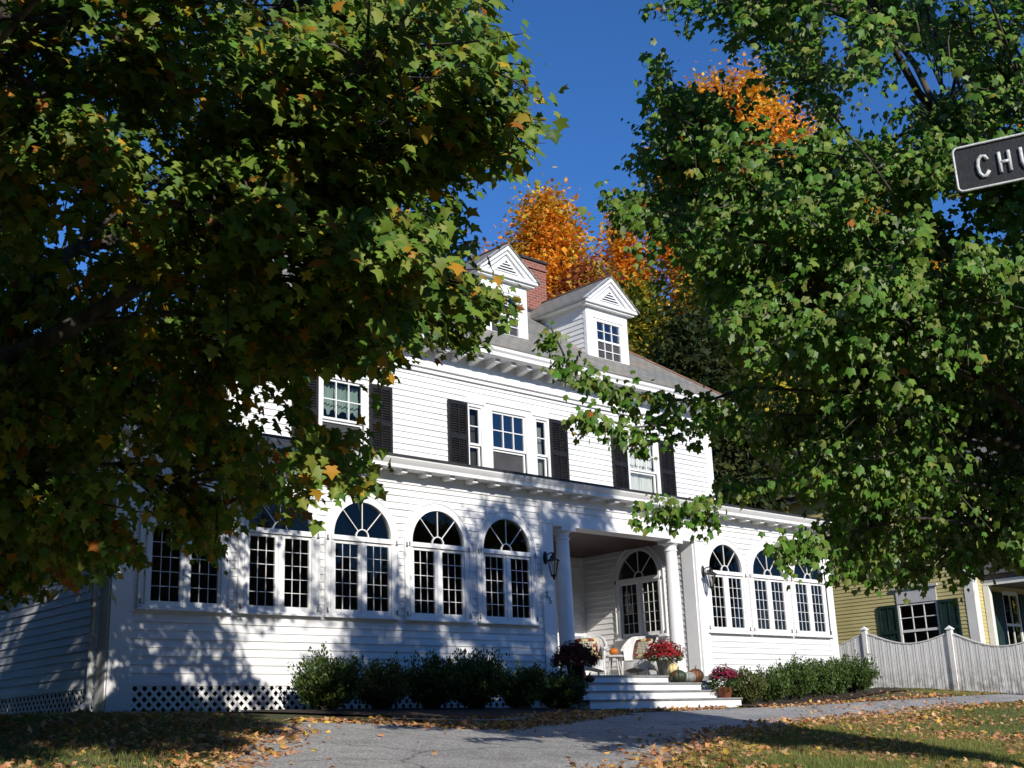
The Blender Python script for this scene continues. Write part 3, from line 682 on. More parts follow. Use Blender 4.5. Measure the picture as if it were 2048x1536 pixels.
# ---- porch
w = MB().box(PX0, PX1, -.25, PY, .43, .53); part(w, 'porch_floor', M['deck'])
part(MB().box(PX0, PX1, .0, PY, 3.5, 3.53), 'porch_ceiling', M['ceiling_wood'])
w = MB().box(PX0+.004, PX1-.004, -.07, .32, 3.42, 3.488).box(PX0-.34, PX1+.33, -.075, -.051, 3.45, 3.5).box(PX0+.004, PX1-.3, -.055, -.004, 3.488, 3.62); part(w, 'porch_header', M['trim'])
w = MB().box(12.2, 12.32, PY-.04, PY, .53, 2.9).box(13.78, 13.9, PY-.04, PY, .53, 2.9).box(12.32, 13.78, PY-.04, PY, 2.78, 2.9); dr = part(w, 'front_door', M['trim'])
c = MB().box(12.55, 13.5, PY-.03, PY, .55, 2.7).build('door_leaf', M['shutter'], None); c.parent = dr
def column(x, y):
    z0, z1 = .53, 3.418; w = MB()
    w.box(x-.2, x+.2, y-.2, y+.2, z0, z0+.07)
    H = z1-z0
    w.lathe([(.19, .072), (.195, .1), (.175, .13), (.158, .15), (.155, .2), (.155, H*.35), (.148, H*.6), (.135, H*.85), (.13, H-.24), (.15, H-.23), (.15, H-.2), (.132, H-.19), (.134, H-.12), (.17, H-.09), (.185, H-.07)], (x, y, z0), 24)
    w.box(x-.195, x+.195, y-.195, y+.195, z1-.068, z1)
    o = part(w, 'column', M['trim'])
column(11.3, .13); column(14.62, .13)
w = MB()
steps = part(MB().box(PX0-.02, 14.0, -.27, .0, .36, .5), 'porch_steps', M['trim'])
for (x0, x1, yf, z1) in ((PX0-.04, 14.02, -.32, .53), (10.5, 14.7, -.64, .375), (10.45, 14.58, -.96, .21), (10.42, 14.85, -1.28, .04)):
    zb = z1-(.3 if z1 < .1 else .165)
    st = MB().box(x0, x1, yf+.03, -.02 if z1 > .5 else yf+.4, zb, z1-.036); st = st.build('step', M['trim'], None); st.parent = steps; st.location = (0, 0, 0)
    t = MB().box(x0-.02, x1+.02, yf, yf+.36 if z1 < .5 else -.255, z1-.034, z1).build('tread', M['deck'], None); t.parent = steps; t.location = (0, 0, 0)
# house number: two small dark digits on the pilaster
def digits(mb, path, x, z, h, y):
    mb.tube([(x+px*h, y, z+pz*h) for px, pz in path], .008, 5)
w = MB()
three = [(-.25, .85), (-.05, 1), (.2, .9), (.2, .65), (-.05, .52), (.22, .4), (.22, .12), (-.05, 0), (-.28, .12)]
five = [(.22, 1), (-.2, 1), (-.24, .55), (.0, .62), (.24, .45), (.22, .12), (-.05, 0), (-.28, .1)]
digits(w, three, 10.62, 2.0, .11, -.06); digits(w, five, 10.7, 1.89, .11, -.06); part(w, 'house_number', M['black_metal'])

def table_lamp(x, y, label):
    o = empty('table_lamp', (x, y, .5), label, 'lamp', 'table lamps inside the sunroom')
    w = MB(); w.lathe([(.14, 1.02), (.2, .78)], (0, 0, 0), 20); local(o, 'lamp_shade', w, M['lamp_shade'], smooth=True)
    w = MB(); w.lathe([(.09, .36), (.1, .38), (.05, .42), (.09, .55), (.07, .7), (.015, .74), (.015, .9)], (0, 0, 0), 14); local(o, 'lamp_base', w, M['galv'], smooth=True)
    w = MB(); w.lathe([(.26, .33), (.27, .345), (.27, .355), (0, .36)], (0, 0, 0), 18).lathe([(.16, 0), (.03, .04), (.03, .33)], (0, 0, 0), 12); local(o, 'lamp_table', w, M['shutter'])
table_lamp(6.5, .75, 'pale lamp shade behind the panes of the third arched window from the left')
table_lamp(16.55, .8, 'pale lamp shade behind the first arched window right of the porch')

# ------------------------------------------------------------------ wall lanterns
def make_lantern(label):
    o = empty('wall_lantern', (0, 0, 0), label, 'lantern', 'coach lanterns beside the porch')
    w = MB(); w.lathe([(.0, 0), (.05, .0), (.055, .02), (.03, .035), (0, .04)], (0, 0, 0), 14, sx=1, sy=2.4)
    v = np.array(w.v); w.v = [tuple(p) for p in np.c_[v[:, 0], -v[:, 2], v[:, 1]]]; local(o, 'back_plate', w, M['black_metal'])
    w = MB(); w.tube([(0, -.03, .03), (0, -.1, .07), (0, -.19, .08), (0, -.22, .03)], .013, 8); local(o, 'arm', w, M['black_metal'])
    cy = -.22
    w = MB(); w.lathe([(.012, .08), (.022, .06), (.02, .04), (.055, .0), (.06, -.03), (.13, -.075), (.135, -.09), (.09, -.095)], (0, cy, .0), 14); local(o, 'cap', w, M['black_metal'])
    w = MB()
    for k in range(6):
        a = k*math.pi/3; w.tube([(.105*math.cos(a), cy+.105*math.sin(a), -.09), (.05*math.cos(a), cy+.05*math.sin(a), -.36)], .008, 5)
    w.lathe([(.055, -.35), (.06, -.365), (.04, -.39), (.02, -.4), (.022, -.43), (.004, -.45)], (0, cy, 0), 12); local(o, 'cage', w, M['black_metal'])
    w = MB(); w.lathe([(.095, -.095), (.048, -.35)], (0, cy, 0), 12); local(o, 'lantern_glass', w, M['clear_glass'])
    w = MB(); w.lathe([(.02, -.34), (.02, -.22), (.012, -.17), (.003, -.15)], (0, cy, 0), 8); local(o, 'bulb', w, M['sheer'])
    return o
la = make_lantern('black coach lantern on the shaded pilaster left of the porch'); la.location = (10.62, -.05, 2.76)
lb = copy_tree(la); lb['label'] = 'black coach lantern on the sunlit wall right of the porch'; lb.location = (15.44, -.05, 2.78)

# ------------------------------------------------------------------ leaf machinery
MAPLE = [(0, 0), (.2, -.1), (.47, -.02), (.31, .2), (.66, .42), (.3, .56), (.2, .72), (.0, 1.05)]
MAPLE = MAPLE+[(-x, y) for x, y in MAPLE[1:-1]][::-1]
REDM = [(0, 0), (.3, -.04), (.42, .24), (.52, .58), (.24, .56), (0, 1.0)]
REDM = REDM+[(-x, y) for x, y in REDM[1:-1]][::-1]
OVAL = [(0, 0), (.22, .35), (.2, .65), (0, 1), (-.2, .65), (-.22, .35)]
DIAM = [(0, 0), (.38, .5), (0, 1), (-.38, .5)]
BLADE = [(-.06, 0), (.06, 0), (.0, 1)]
def unit(a): return a/(np.linalg.norm(a, axis=-1, keepdims=True)+1e-9)
def leaf_mesh(name, base, tipdir, nrm, size, tint, shape, mat, fold=.25, curl=.15, parent=None):
    """one mesh of many leaves: base point, tip direction, normal, size and colour for each"""
    n = len(base); sh = np.array(shape, float); k = len(sh)
    d = unit(tipdir); nn = nrm-d*np.sum(nrm*d, 1, keepdims=True); nn = unit(nn); sd = np.cross(d, nn)
    fan = k > 4
    pts = np.vstack([sh, [[0, .42]]]) if fan else sh
    kk = len(pts)
    FO = fold*RNG.uniform(.1, 2.2, (n, 1)); CU_ = curl*RNG.uniform(-.6, 3.2, (n, 1)); TW = RNG.normal(0, .16, (n, 1))
    off = -FO*np.abs(pts[None, :, 0])-CU_*(pts[None, :, 1]-.4)**2+TW*pts[None, :, 0]*pts[None, :, 1]
    P = base[:, None]+size[:, None, None]*(sd[:, None]*(pts[None, :, :1]*RNG.uniform(.78, 1.12, (n, 1, 1)))+d[:, None]*pts[None, :, 1:2]+nn[:, None]*off[:, :, None])
    V = P.reshape(-1, 3)
    if fan: tri = np.array([(k, i, (i+1) % k) for i in range(k)])
    else: tri = np.array([list(range(k))])
    F = (np.arange(n)[:, None, None]*kk+tri[None]).reshape(-1, tri.shape[1])
    me = bpy.data.meshes.new(name); me.vertices.add(len(V)); me.vertices.foreach_set('co', V.ravel().astype(np.float32))
    nl = F.size; me.loops.add(nl); me.loops.foreach_set('vertex_index', F.ravel().astype(np.int32))
    me.polygons.add(len(F)); me.polygons.foreach_set('loop_start', np.arange(0, nl, F.shape[1], dtype=np.int32)); me.polygons.foreach_set('loop_total', np.full(len(F), F.shape[1], np.int32))
    me.update(); at_ = me.attributes.new('tint', 'FLOAT_COLOR', 'POINT')
    C = np.c_[np.repeat(tint, kk, axis=0), np.ones(n*kk)]; at_.data.foreach_set('color', C.ravel().astype(np.float32))
    me.materials.append(mat); return link(name, me, parent)
def pick(pal, n, var=.25, w=None):
    pal = np.array(pal); i = RNG.choice(len(pal), n, p=w); c = pal[i]*(1+RNG.uniform(-var, var, (n, 1))); return np.clip(c*(1+RNG.uniform(-.08, .08, (n, 3))), .002, 1)
def inside(poly, x, y):
    poly = np.array(poly, float); r = np.zeros(len(x), bool); j = len(poly)-1
    for i in range(len(poly)):
        xi, yi, xj, yj = *poly[i], *poly[j]
        c = ((yi > y) != (yj > y)) & (x < (xj-xi)*(y-yi)/(yj-yi+1e-12)+xi); r ^= c; j = i
    return r
def kgroups(P, k, it=6):
    c = P[RNG.choice(len(P), k, replace=False)]
    for _ in range(it):
        g = np.argmin(((P[:, None]-c[None])**2).sum(2), 1)
        for j in range(k):
            if (g == j).any(): c[j] = P[g == j].mean(0)
    return g, c
def bez(a, b, up, n=7, sag=0.0):
    t = np.linspace(0, 1, n)[:, None]; m = (a+b)/2+np.array([0, 0, up]); q = (1-t)**2*a+2*t*(1-t)*m+t*t*b
    q[1:-1] += RNG.normal(0, .02*np.linalg.norm(b-a), (n-2, 3)); return q
def skeleton(tips, foot, fork, nl, ns, r0, trunk_name_mat, root, extra=(), poly=None, holes=()):
    """trunk -> limbs -> boughs -> twigs towards the given twig tips"""
    def clear(path):
        if poly is None: return True
        t = np.linspace(0, 1, 9); k = np.linspace(0, 1, len(path)); P = np.stack([np.interp(t, k, path[:, i]) for i in range(3)], 1)
        X, Y, Z = project(P); fr = (X > -20) & (X < 2070) & (Y > -20) & (Y < 1560) & (Z > 0); bad = fr & ~inside(poly, X, Y)
        for h, pr in holes: bad |= fr & inside(h, X, Y) & (pr > .6)
        return not bad.any()
    trunk = MB(); foot = np.array(foot, float); fork = np.array(fork, float)
    tp = bez(foot, fork, 0, 8); rr = np.linspace(r0*1.15, r0*.75, 8); rr[0] = r0*1.5
    trunk.tube(tp, rr, 14)
    top = tips[:, 2].max(); lead = fork+np.array([0, 0, (top-fork[2])*.75]); lp = bez(fork, lead, 0, 8)
    trunk.tube(lp, np.linspace(r0*.75, r0*.12, 8), 10)
    tw = MB(); g, c = kgroups(tips, nl); ends = []; starts = []
    for j in range(nl):
        T = tips[g == j]
        if len(T) < 3: continue
        h = RNG.uniform(0, .8)*np.clip((c[j][2]-fork[2])/(top-fork[2]+1e-6), .0, .8)
        s = lp[min(7, int(h*7))]; lb_ = bez(s, c[j], .5, 9); L = np.linalg.norm(c[j]-s)
        tw.tube(lb_, np.linspace(r0*.3, r0*.1, 9), 8)
        k = max(1, min(ns, len(T)//4)); g2, c2 = kgroups(T, k)
        for q in range(k):
            TT = T[g2 == q]
            if not len(TT): continue
            for _ in range(6):
                s2 = lb_[RNG.integers(4, 9)]; bb = bez(s2, c2[q], .25, 6)
                if clear(bb): break
            draw = clear(bb)
            if draw: tw.tube(bb, np.linspace(r0*.08, r0*.04, 6), 6)
            for p in TT:
                s3 = bb[RNG.integers(3, 6)]; b3 = bez(s3, p, .08, 4)
                if clear(b3): tw.tube(b3, [r0*.04, r0*.03, r0*.02, .003], 4, cap=False)
                ends.append(p); starts.append(b3[1])
    for pl, r in extra: tw.tube(np.array(pl), np.linspace(r, .008, len(pl)), 6)
    trunk.build('trunk', trunk_name_mat, root, smooth=True); tw.build('branches', trunk_name_mat, root, smooth=True)
    return np.array(ends), np.array(starts)
def twig_leaves(ends, starts, n, spread, droop, outward, size, sz_var, flat=.5, back_=.9, face=.45, sunward=0):
    """n leaves about each twig, bases along the last stretch"""
    k = len(ends); E = np.repeat(ends, n, 0); S = np.repeat(starts, n, 0)
    L = np.linalg.norm(E-S, axis=1, keepdims=True); back = np.minimum(L, back_)/np.maximum(L, 1e-6)
    t = RNG.uniform(0, 1, (k*n, 1))**1.3
    b = E+(S-E)*back*t+RNG.normal(0, spread, (k*n, 3))
    out = unit(E-np.array(outward)); d = np.array([0, 0, -1])*droop+out*.5+RNG.normal(0, .5, (k*n, 3))
    nr = np.array([0, 0, 1])*flat+out*face-np.array(sdir)*sunward+RNG.normal(0, .45, (k*n, 3))
    return b, d, nr, size*RNG.uniform(1-sz_var, 1+sz_var, k*n)

# ------------------------------------------------------------------ the big left maple
ML = [(-60, -60), (1045, -60), (1085, 80), (1105, 220), (1085, 320), (1000, 362), (958, 395), (955, 500), (985, 530), (1045, 590), (1030, 640), (970, 615), (955, 685), (870, 695), (815, 695), (792, 740), (770, 830), (735, 850), (770, 880), (785, 960), (750, 1000),
      (700, 985), (650, 1030), (590, 1035), (560, 1000), (500, 1010), (450, 1100), (420, 1125), (380, 1075), (300, 1040), (280, 1140), (250, 1175), (100, 1190), (-60, 1200)]
HOLES_L = [([(612, 738), (748, 750), (735, 858), (660, 860), (622, 840)], 1.0), ([(430, 760), (570, 750), (610, 860), (570, 895), (460, 840)], .62), ([(330, 700), (440, 690), (450, 750), (340, 770)], .4), ([(140, 60), (215, 62), (200, 105), (140, 112)], .9), ([(0, 490), (40, 490), (40, 600), (0, 600)], .7), ([(640, 880), (740, 870), (735, 930), (660, 900)], .0)]
def crown_points(n, cen, rad, poly, holes, zmin, keep=lambda p: np.ones(len(p), bool), shell=.35, per=9, disc=(.42, .13)):
    """twig tips gathered in flat drooping sprays through an ellipsoid"""
    def ok_(p):
        X, Y, Z = project(p); fr = (X > -60) & (X < 2110) & (Y > -60) & (Y < 1600) & (Z > 0)
        ok = (~fr) | inside(poly, X, Y)
        for h, pr in holes: ok &= ~(inside(h, X, Y) & (RNG.uniform(size=len(X)) < pr))
        return ok & (p[:, 2] > zmin) & keep(p)
    out = []
    while sum(map(len, out)) < n:
        m = max(60, n//per)
        u = unit(RNG.normal(size=(m, 3)))*(RNG.uniform(shell**3, 1, (m, 1))**(1/3)); p = cen+(u[:, :1]*HR*rad[0]+u[:, 1:2]*HF*rad[1]+u[:, 2:]*np.array([0, 0, rad[2]]))
        p = p[ok_(p)]
        if not len(p): continue
        outw = unit(p-cen); q = np.repeat(p, per, 0); o = np.repeat(outw, per, 0); r = RNG.normal(size=(len(q), 3))
        r[:, 2] *= disc[1]/disc[0]; q = q+r*disc[0]*.75; hd = np.linalg.norm(r[:, :2], axis=1)*disc[0]*.75; q[:, 2] -= .35*hd**2/disc[0]
        q = q[ok_(q)]; out.append(q)
    return np.vstack(out)[:n]
left = empty('maple_tree', tuple(at(-6.2, 10.2, 0)-np.array([0, 0, 1.1])), 'large green maple with yellowing leaves overhanging the left of the house', 'tree', 'street maples in front of the house')
cl = at(-4.6, 10.2, 5.6)
def cam_level(p): d = p-CAM; return d@HR, d@HF, d[:, 2]
def keepL(p):
    r, a, h = cam_level(p); return (r < .5-np.maximum(0, a-9)*.16) & (a > 6.2+np.maximum(0, 4.5-h)*1.25) & ~((r < -7.5) & (a > 15))
tips = crown_points(4100, cl+HR*-1.1, (7.6, 5.3, 6.0), ML, HOLES_L, CAM[2]+.9, keepL, shell=.3, per=13, disc=(.5, .12))
lowl = crown_points(1350, at(-4.9, 11.2, 2.7), (5.4, 2.6, 2.0), ML, HOLES_L, CAM[2]+.8, lambda p: keepL(p), shell=.1)
shade = crown_points(900, at(-3.3, 4.7, 4.4), (4.4, 1.5, .9), ML, HOLES_L, CAM[2]+2.2, lambda p: (project(p)[1] < -80) & ((p-CAM)@HF > 2.5) & ((p-CAM)@HR < .1), shell=.1)  # sprays above the frame, added to shade the lower crown
edge = crown_points(620, at(-.9, 8.8, 4.0), (1.5, 1.9, 2.1), ML, HOLES_L, CAM[2]+.8, lambda p: ((p-CAM)@HR < .42) & ((p-CAM)@HF > 6.6), shell=.1, per=7, disc=(.3, .12))
topl = crown_points(420, at(-3.0, 7.7, 5.1), (1.9, 1.2, 1.5), ML, HOLES_L, CAM[2]+.8, lambda p: (p-CAM)@HF > 6.3, shell=.1, per=7, disc=(.32, .12))
tips = np.vstack([tips, lowl, shade, edge, topl])
ft = at(-6.2, 10.2); ft[2] = gz(ft[0], ft[1])-.1
ends, starts = skeleton(tips, ft, at(-5.9, 10.2, 2.4), 14, 26, .36, M['bark_left'], left, poly=ML, holes=HOLES_L)
b, d, nr, sz = twig_leaves(ends, starts, 23, .08, 1.0, cl, .084, .48, back_=.6, sunward=.5)
X, Y, Z = project(b); hid = np.zeros(len(b), bool)
for h, pr in HOLES_L: hid |= inside(h, X, Y) & (RNG.uniform(size=len(X)) < pr*.97)
b, d, nr, sz = b[~hid], d[~hid], nr[~hid], sz[~hid]
up = np.clip((b[:, 2]-cl[2]+4)/8, 0, 1)
tint = pick([(.1, .19, .022), (.075, .155, .024), (.15, .23, .03), (.2, .25, .04)], len(b), .25)
yel = RNG.uniform(size=len(b)) < (.16-.08*up); tint[yel] = pick([(.42, .3, .025), (.38, .2, .02), (.28, .24, .03), (.3, .12, .02)], yel.sum(), .25)
leaf_mesh('crown', b, d, nr, sz, tint, MAPLE, M['leaf_left'], parent=left)

# ------------------------------------------------------------------ the right maple
MR = [(1275, -60), (1262, 150), (1278, 235), (1262, 255), (1292, 300), (1250, 340), (1215, 410), (1250, 450), (1300, 520), (1335, 600), (1420, 640), (1470, 720), (1480, 800), (1500, 900), (1485, 960), (1500, 990), (1560, 965), (1600, 1010), (1645, 1060), (1560, 1085),
      (1560, 1110), (1640, 1140), (1690, 1190), (1780, 1170), (1830, 1190), (1880, 1150), (1930, 1195), (1960, 1125), (2048, 1140), (2110, 1150), (2110, -60)]
HOLES_R = [([(1345, 110), (1400, 50), (1450, 100), (1405, 180), (1345, 165)], .95), ([(1750, 90), (1865, 100), (1870, 185), (1790, 215)], .8), ([(1640, 30), (1695, 20), (1690, 140), (1645, 130)], .8), ([(1400, 150), (1490, 95), (1570, 160), (1650, 230), (1610, 285), (1540, 265), (1440, 220)], .72), ([(1650, 170), (1740, 160), (1800, 245), (1720, 275)], .85), ([(1240, 350), (1400, 355), (1400, 420), (1290, 410)], .5), ([(1860, 385), (1920, 385), (1920, 430), (1860, 430)], .8), ([(1560, 540), (1640, 530), (1650, 590), (1570, 600)], .6), ([(1720, 380), (1790, 375), (1800, 440), (1730, 440)], .7), ([(1290, 470), (1350, 480), (1420, 640), (1350, 620)], .7)]
right = empty('maple_tree', (0, 0, 0), 'green maple with pale leaf undersides overhanging the right of the house', 'tree', 'street maples in front of the house')
cr = at(5.6, 12.5, 6.2)
def keepR(p):
    r, a, h = cam_level(p); return (h < np.minimum(11.3, 8.2+np.maximum(0, r-2.8)*1.0)) & (r+.463*(a-13.9) < 7.3) & (a < 12.0+(r-.6)*1.2) & (a > 8.3+np.maximum(0, 4.2-h)*1.3)
tips = crown_points(4100, cr, (6.0, 4.8, 7.2), MR, HOLES_R, CAM[2]+.7, keepR, shell=.3, per=14, disc=(.55, .13))
low = crown_points(1150, at(5.6, 13.0, 3.0), (5.2, 3.2, 2.1), MR, HOLES_R, CAM[2]+.7, lambda p: keepR(p) & ((p-CAM)@HR > 1.7), shell=.2)
high = crown_points(760, at(2.5, 11.2, 5.4), (1.9, 1.5, 2.4), MR, HOLES_R, CAM[2]+.7, lambda p: ((p-CAM)@HF > 8.8) & (p[:, 2]-CAM[2] < 6.9), shell=.1)
tips = np.vstack([tips, low, high])
SPR = [[(1500, 775), (1420, 800), (1320, 800), (1240, 785), (1180, 755), (1135, 725), (1102, 655)], [(1500, 830), (1420, 842), (1330, 850), (1260, 855), (1190, 832), (1145, 838)], [(1510, 960), (1440, 985), (1400, 1012), (1330, 1022), (1282, 1012)], [(1660, 1075), (1600, 1085), (1555, 1097)], [(1330, 380), (1262, 400), (1222, 412)]]
ex = []; ext = []
for i, pl in enumerate(SPR):
    pl = np.array(pl, float); dep = np.linspace(12.0, 11.6-.2*i, len(pl))
    ray = CF[None]+((pl[:, :1]-1024)/FPX)*CR[None]+((768-pl[:, 1:])/FPX)*CU[None]; P = CAM+ray*dep[:, None]
    root_ = at(5.0, 12.8, (P[0][2]-CAM[2])*.75+.6); ex.append((np.vstack([root_, (root_+P[0])/2+np.array([0, 0, .15]), P]), .018))
    s = np.r_[0, np.cumsum(np.linalg.norm(np.diff(P, axis=0), axis=1))]
    for q in np.arange(.05, s[-1], .1):
        c_ = np.array([np.interp(q, s, P[:, k]) for k in range(3)]); ext.append((c_+np.array([RNG.normal(0, .12), RNG.normal(0, .12), RNG.normal(-.06, .075)]), c_))
ft = at(6.7, 13.2); ft[2] = gz(ft[0], ft[1])-.1; right.location = tuple(ft); WORLD[right.as_pointer()] = tuple(ft)
ends, starts = skeleton(tips, ft, at(6.6, 13.1, 1.8), 14, 26, .24, M['bark_right'], right, extra=ex, poly=MR, holes=HOLES_R)
ends = np.vstack([ends]+[np.array([e[0] for e in ext])]); starts = np.vstack([starts, np.array([e[1] for e in ext])])
b, d, nr, sz = twig_leaves(ends, starts, 23, .065, 1.2, cr, .072, .45, flat=.3, back_=.55, sunward=.5)
X, Y, Z = project(b); hid = np.zeros(len(b), bool)
for h, pr in HOLES_R: hid |= inside(h, X, Y) & (RNG.uniform(size=len(X)) < pr*.8)
b, d, nr, sz = b[~hid], d[~hid], nr[~hid], sz[~hid]
tint = pick([(.09, .2, .024), (.07, .165, .022), (.13, .23, .03), (.18, .24, .05)], len(b), .25)
odd = RNG.uniform(size=len(b)) < .012; tint[odd] = pick([(.4, .12, .02), (.34, .28, .04), (.3, .27, .04), (.26, .25, .04)], odd.sum(), .2)
leaf_mesh('crown', b, d, nr, sz, tint, REDM, M['leaf_right'], parent=right)

# ------------------------------------------------------------------ trees beyond the house
def far_tree(name, label, px, ahead, topy, width, pal, wts, dens=1.0, low=.18, seed=0, bare=False):
    lat = (px-1024)/FPX*ahead*1.0; P = at(lat, ahead); hor = 1362+.0387*(3775-px); top = (hor-topy)/FPX*ahead*1.0
    gzv = float(gz(P[0], P[1])); foot = np.array([P[0], P[1], gzv]); H = top+CAM[2]-gzv; rw = width/FPX*ahead/2
    o = empty(name, tuple(foot), label, 'tree', 'autumn trees beyond the house')
    n = int(520*dens); u = unit(RNG.normal(size=(n, 3)))*(RNG.uniform(.15, 1, (n, 1))**(1/3)); cz = H*(1+low)/2; rz = H*(1-low)/2
    tips = foot+np.c_[u[:, 0]*rw, u[:, 1]*rw, cz+u[:, 2]*rz]
    tp = (tips[:, 2]-foot[2]-cz)/rz; k = np.where(tp > 0, 1-.3*tp**2, 1)*RNG.uniform(.75, 1.12, n); tips[:, :2] = foot[:2]+(tips[:, :2]-foot[:2])*k[:, None]
    ends, starts = skeleton(tips, foot, foot+np.array([0, 0, H*.3]), 9, 7, .32, M['bark_far'], o)
    m = 16 if bare else 64
    b, d, nr, sz = twig_leaves(ends, starts, m, .42, .5, foot+np.array([0, 0, cz]), .2, .4, flat=.4, face=1.0)
    clump = np.repeat(pick(pal, len(ends), .18, wts), m, 0); tint = clump*(1+RNG.uniform(-.25, .25, (len(b), 1)))
    leaf_mesh('crown', b, d, nr, sz, np.clip(tint, .003, 1), DIAM, M['leaf_far'], parent=o, fold=.3)
ORG = [(.75, .32, .025), (.82, .42, .035), (.66, .42, .05), (.74, .26, .03)]; RED = [(.36, .09, .05), (.28, .07, .06), (.5, .2, .03)]
GRN = [(.05, .09, .015), (.09, .13, .02), (.14, .15, .02)]; YG = [(.34, .31, .03), (.18, .22, .03), (.5, .34, .03)]; DRK = [(.02, .035, .01), (.03, .05, .012), (.05, .06, .015)]
far_tree('maple_tree', 'tall orange maple rising behind the brick chimney', 1108, 44, 308, 225, ORG+[(.45, .36, .04)], None, 1.6)
far_tree('maple_tree', 'thin half bare reddish tree left of the orange maple behind the chimney', 975, 50, 450, 110, [(.5, .27, .13), (.42, .2, .1)], None, .6, bare=True)
far_tree('maple_tree', 'dark red maple above the roof of the right dormer', 1195, 42, 500, 130, RED+[(.45, .3, .04)], None, 1.0)
far_tree('maple_tree', 'low yellow green tree rising over the right end of the slate roof', 1290, 40, 545, 170, GRN+YG, None, 1.2)
far_tree('maple_tree', 'orange tree with thin twigs seen between the chimney maple and the front right maple', 1280, 48, 370, 130, ORG, None, .7)
far_tree('maple_tree', 'tallest orange maple showing through the top of the front right maple', 1545, 48, 40, 460, ORG+[(.45, .3, .04)], None, 1.8, low=.45)
far_tree('maple_tree', 'orange maple seen through the front right maple below the sign', 1800, 46, 330, 300, ORG+YG, None, 1.4)
far_tree('maple_tree', 'dark green tree standing against the right end of the white house', 1400, 37, 610, 260, DRK+[(.08, .09, .02)], None, 1.4, low=.02)
far_tree('maple_tree', 'yellow green tree in the gap behind the front right maple', 1510, 41, 400, 360, GRN+YG, None, 1.5, low=.02)
far_tree('maple_tree', 'dark green tree left of the yellow house roof', 1720, 44, 560, 320, GRN+DRK, None, 1.4, low=.02)
far_tree('maple_tree', 'green tree standing behind the yellow house', 1950, 52, 430, 320, GRN+DRK+YG, None, 1.3, low=.05)
far_tree('maple_tree', 'unseen dense green tree added left of the white house to shade its side wall', -919, 14.6, -1000, 1750, GRN+DRK, None, 4.0, low=.02)  # out-of-frame tree added to keep sky light off the left side wall
far_tree('maple_tree', 'green tree behind the left end of the white house', 90, 48, 640, 420, GRN+DRK, None, 1.2, low=.02)
far_tree('maple_tree', 'yellowing tree hidden behind the front left maple and the roof', 560, 52, 520, 300, YG+GRN, None, 1.0)

n = 48000; xw = RNG.uniform(-80, 100, n); hw_ = 16.5+3*np.sin(xw*.21)+1.5*np.sin(xw*.53+1)  # unseen wood behind the camera, added to darken window reflections and sky fill
B = np.c_[xw, -66+RNG.uniform(-3, 3, n), gz(xw, np.full(n, -66.0))+RNG.uniform(0, 1, n)**.8*hw_]
tag(leaf_mesh('unseen_wood_across_the_street', B, RNG.normal(size=(n, 3)), RNG.normal(size=(n, 3)), RNG.uniform(.7, 1.5, n), pick(GRN+DRK+YG[:1], n, .3), DIAM, M['leaf_far'], fold=.3), kind='stuff')

arcp = np.array([(-22, -24), (-19, -6), (-20, 10), (-17, 26), (-4, 38), (20, 48), (45, 46), (66, 34), (75, 5), (70, -30)]); sA = np.r_[0, np.cumsum(np.linalg.norm(np.diff(arcp, axis=0), axis=1))]  # ring of wood added to block the bright low sky and deepen shade
n = 42000; qw = RNG.uniform(0, sA[-1], n); bx_, by_ = np.interp(qw, sA, arcp[:, 0])+RNG.normal(0, 1.5, n), np.interp(qw, sA, arcp[:, 1])+RNG.normal(0, 1.5, n)
B = np.c_[bx_, by_, gz(bx_, by_)+RNG.uniform(0, 1, n)**.8*(9+2*np.sin(qw*.3)+1.5*np.sin(qw*.83))]
tag(leaf_mesh('added_wood_around_the_lots', B, RNG.normal(size=(n, 3)), RNG.normal(size=(n, 3)), RNG.uniform(.4, .9, n), pick(GRN+DRK+YG[:1], n, .3), DIAM, M['leaf_far'], fold=.3), kind='stuff')

# ------------------------------------------------------------------ shrubs
def shrub(x, y, w_, h, label, pal, group):
    z = float(gz(x, y))+.02; o = empty('shrub', (x, y, z), label, 'shrub', group)
    n = int(170*w_*h/.8)+60; u = unit(RNG.normal(size=(n, 3)))*(RNG.uniform(.1, 1, (n, 1))**(1/3)); u[:, 2] = u[:, 2]*.5+.5
    tips = np.array([x, y, z])+np.c_[u[:, 0]*w_/2*(.7+.4*u[:, 2]), u[:, 1]*w_/2*(.7+.4*u[:, 2]), .03+u[:, 2]*h*.9*RNG.uniform(.66, 1.12, n)]
    st = MB(); S = []
    for p in tips:
        a = np.array([x+RNG.normal(0, .05), y+RNG.normal(0, .05), z]); q = bez(a, p, .05, 4); st.tube(q, [.008, .006, .004, .002], 4, cap=False); S.append(q[2])
    st.build('stems', M['bark_right'], o)
    m = 26; b, d, nr, sz = twig_leaves(tips, np.array(S), m, .035, -.5, (x, y, z), .058, .3)
    tint = pick(pal, len(b), .3); leaf_mesh('foliage', b, d, nr, sz, tint, OVAL, M['leaf_shrub'], parent=o, fold=.3)
SG = [(.055, .1, .02), (.075, .125, .026), (.11, .16, .04), (.04, .075, .02)]
SL_ = 'broadleaf shrubs left of the porch steps'; SR_ = 'broadleaf shrubs right of the porch steps'
shrub(5.0, -.95, 1.3, 1.0, 'rounded shrub at the left end of the bed against the white lattice', SG, SL_)
shrub(5.97, -.95, 1.05, .85, 'low shrub with brown flecks, second from the lattice end', SG+[(.2, .12, .06)], SL_)
shrub(7.03, -.95, 1.15, .98, 'narrow dark shrub in the middle of the left bed', SG[:1]+SG[3:], SL_)
shrub(7.97, -.95, 1.2, 1.08, 'tallest shrub of the left bed, below the fifth arched window', SG, SL_)
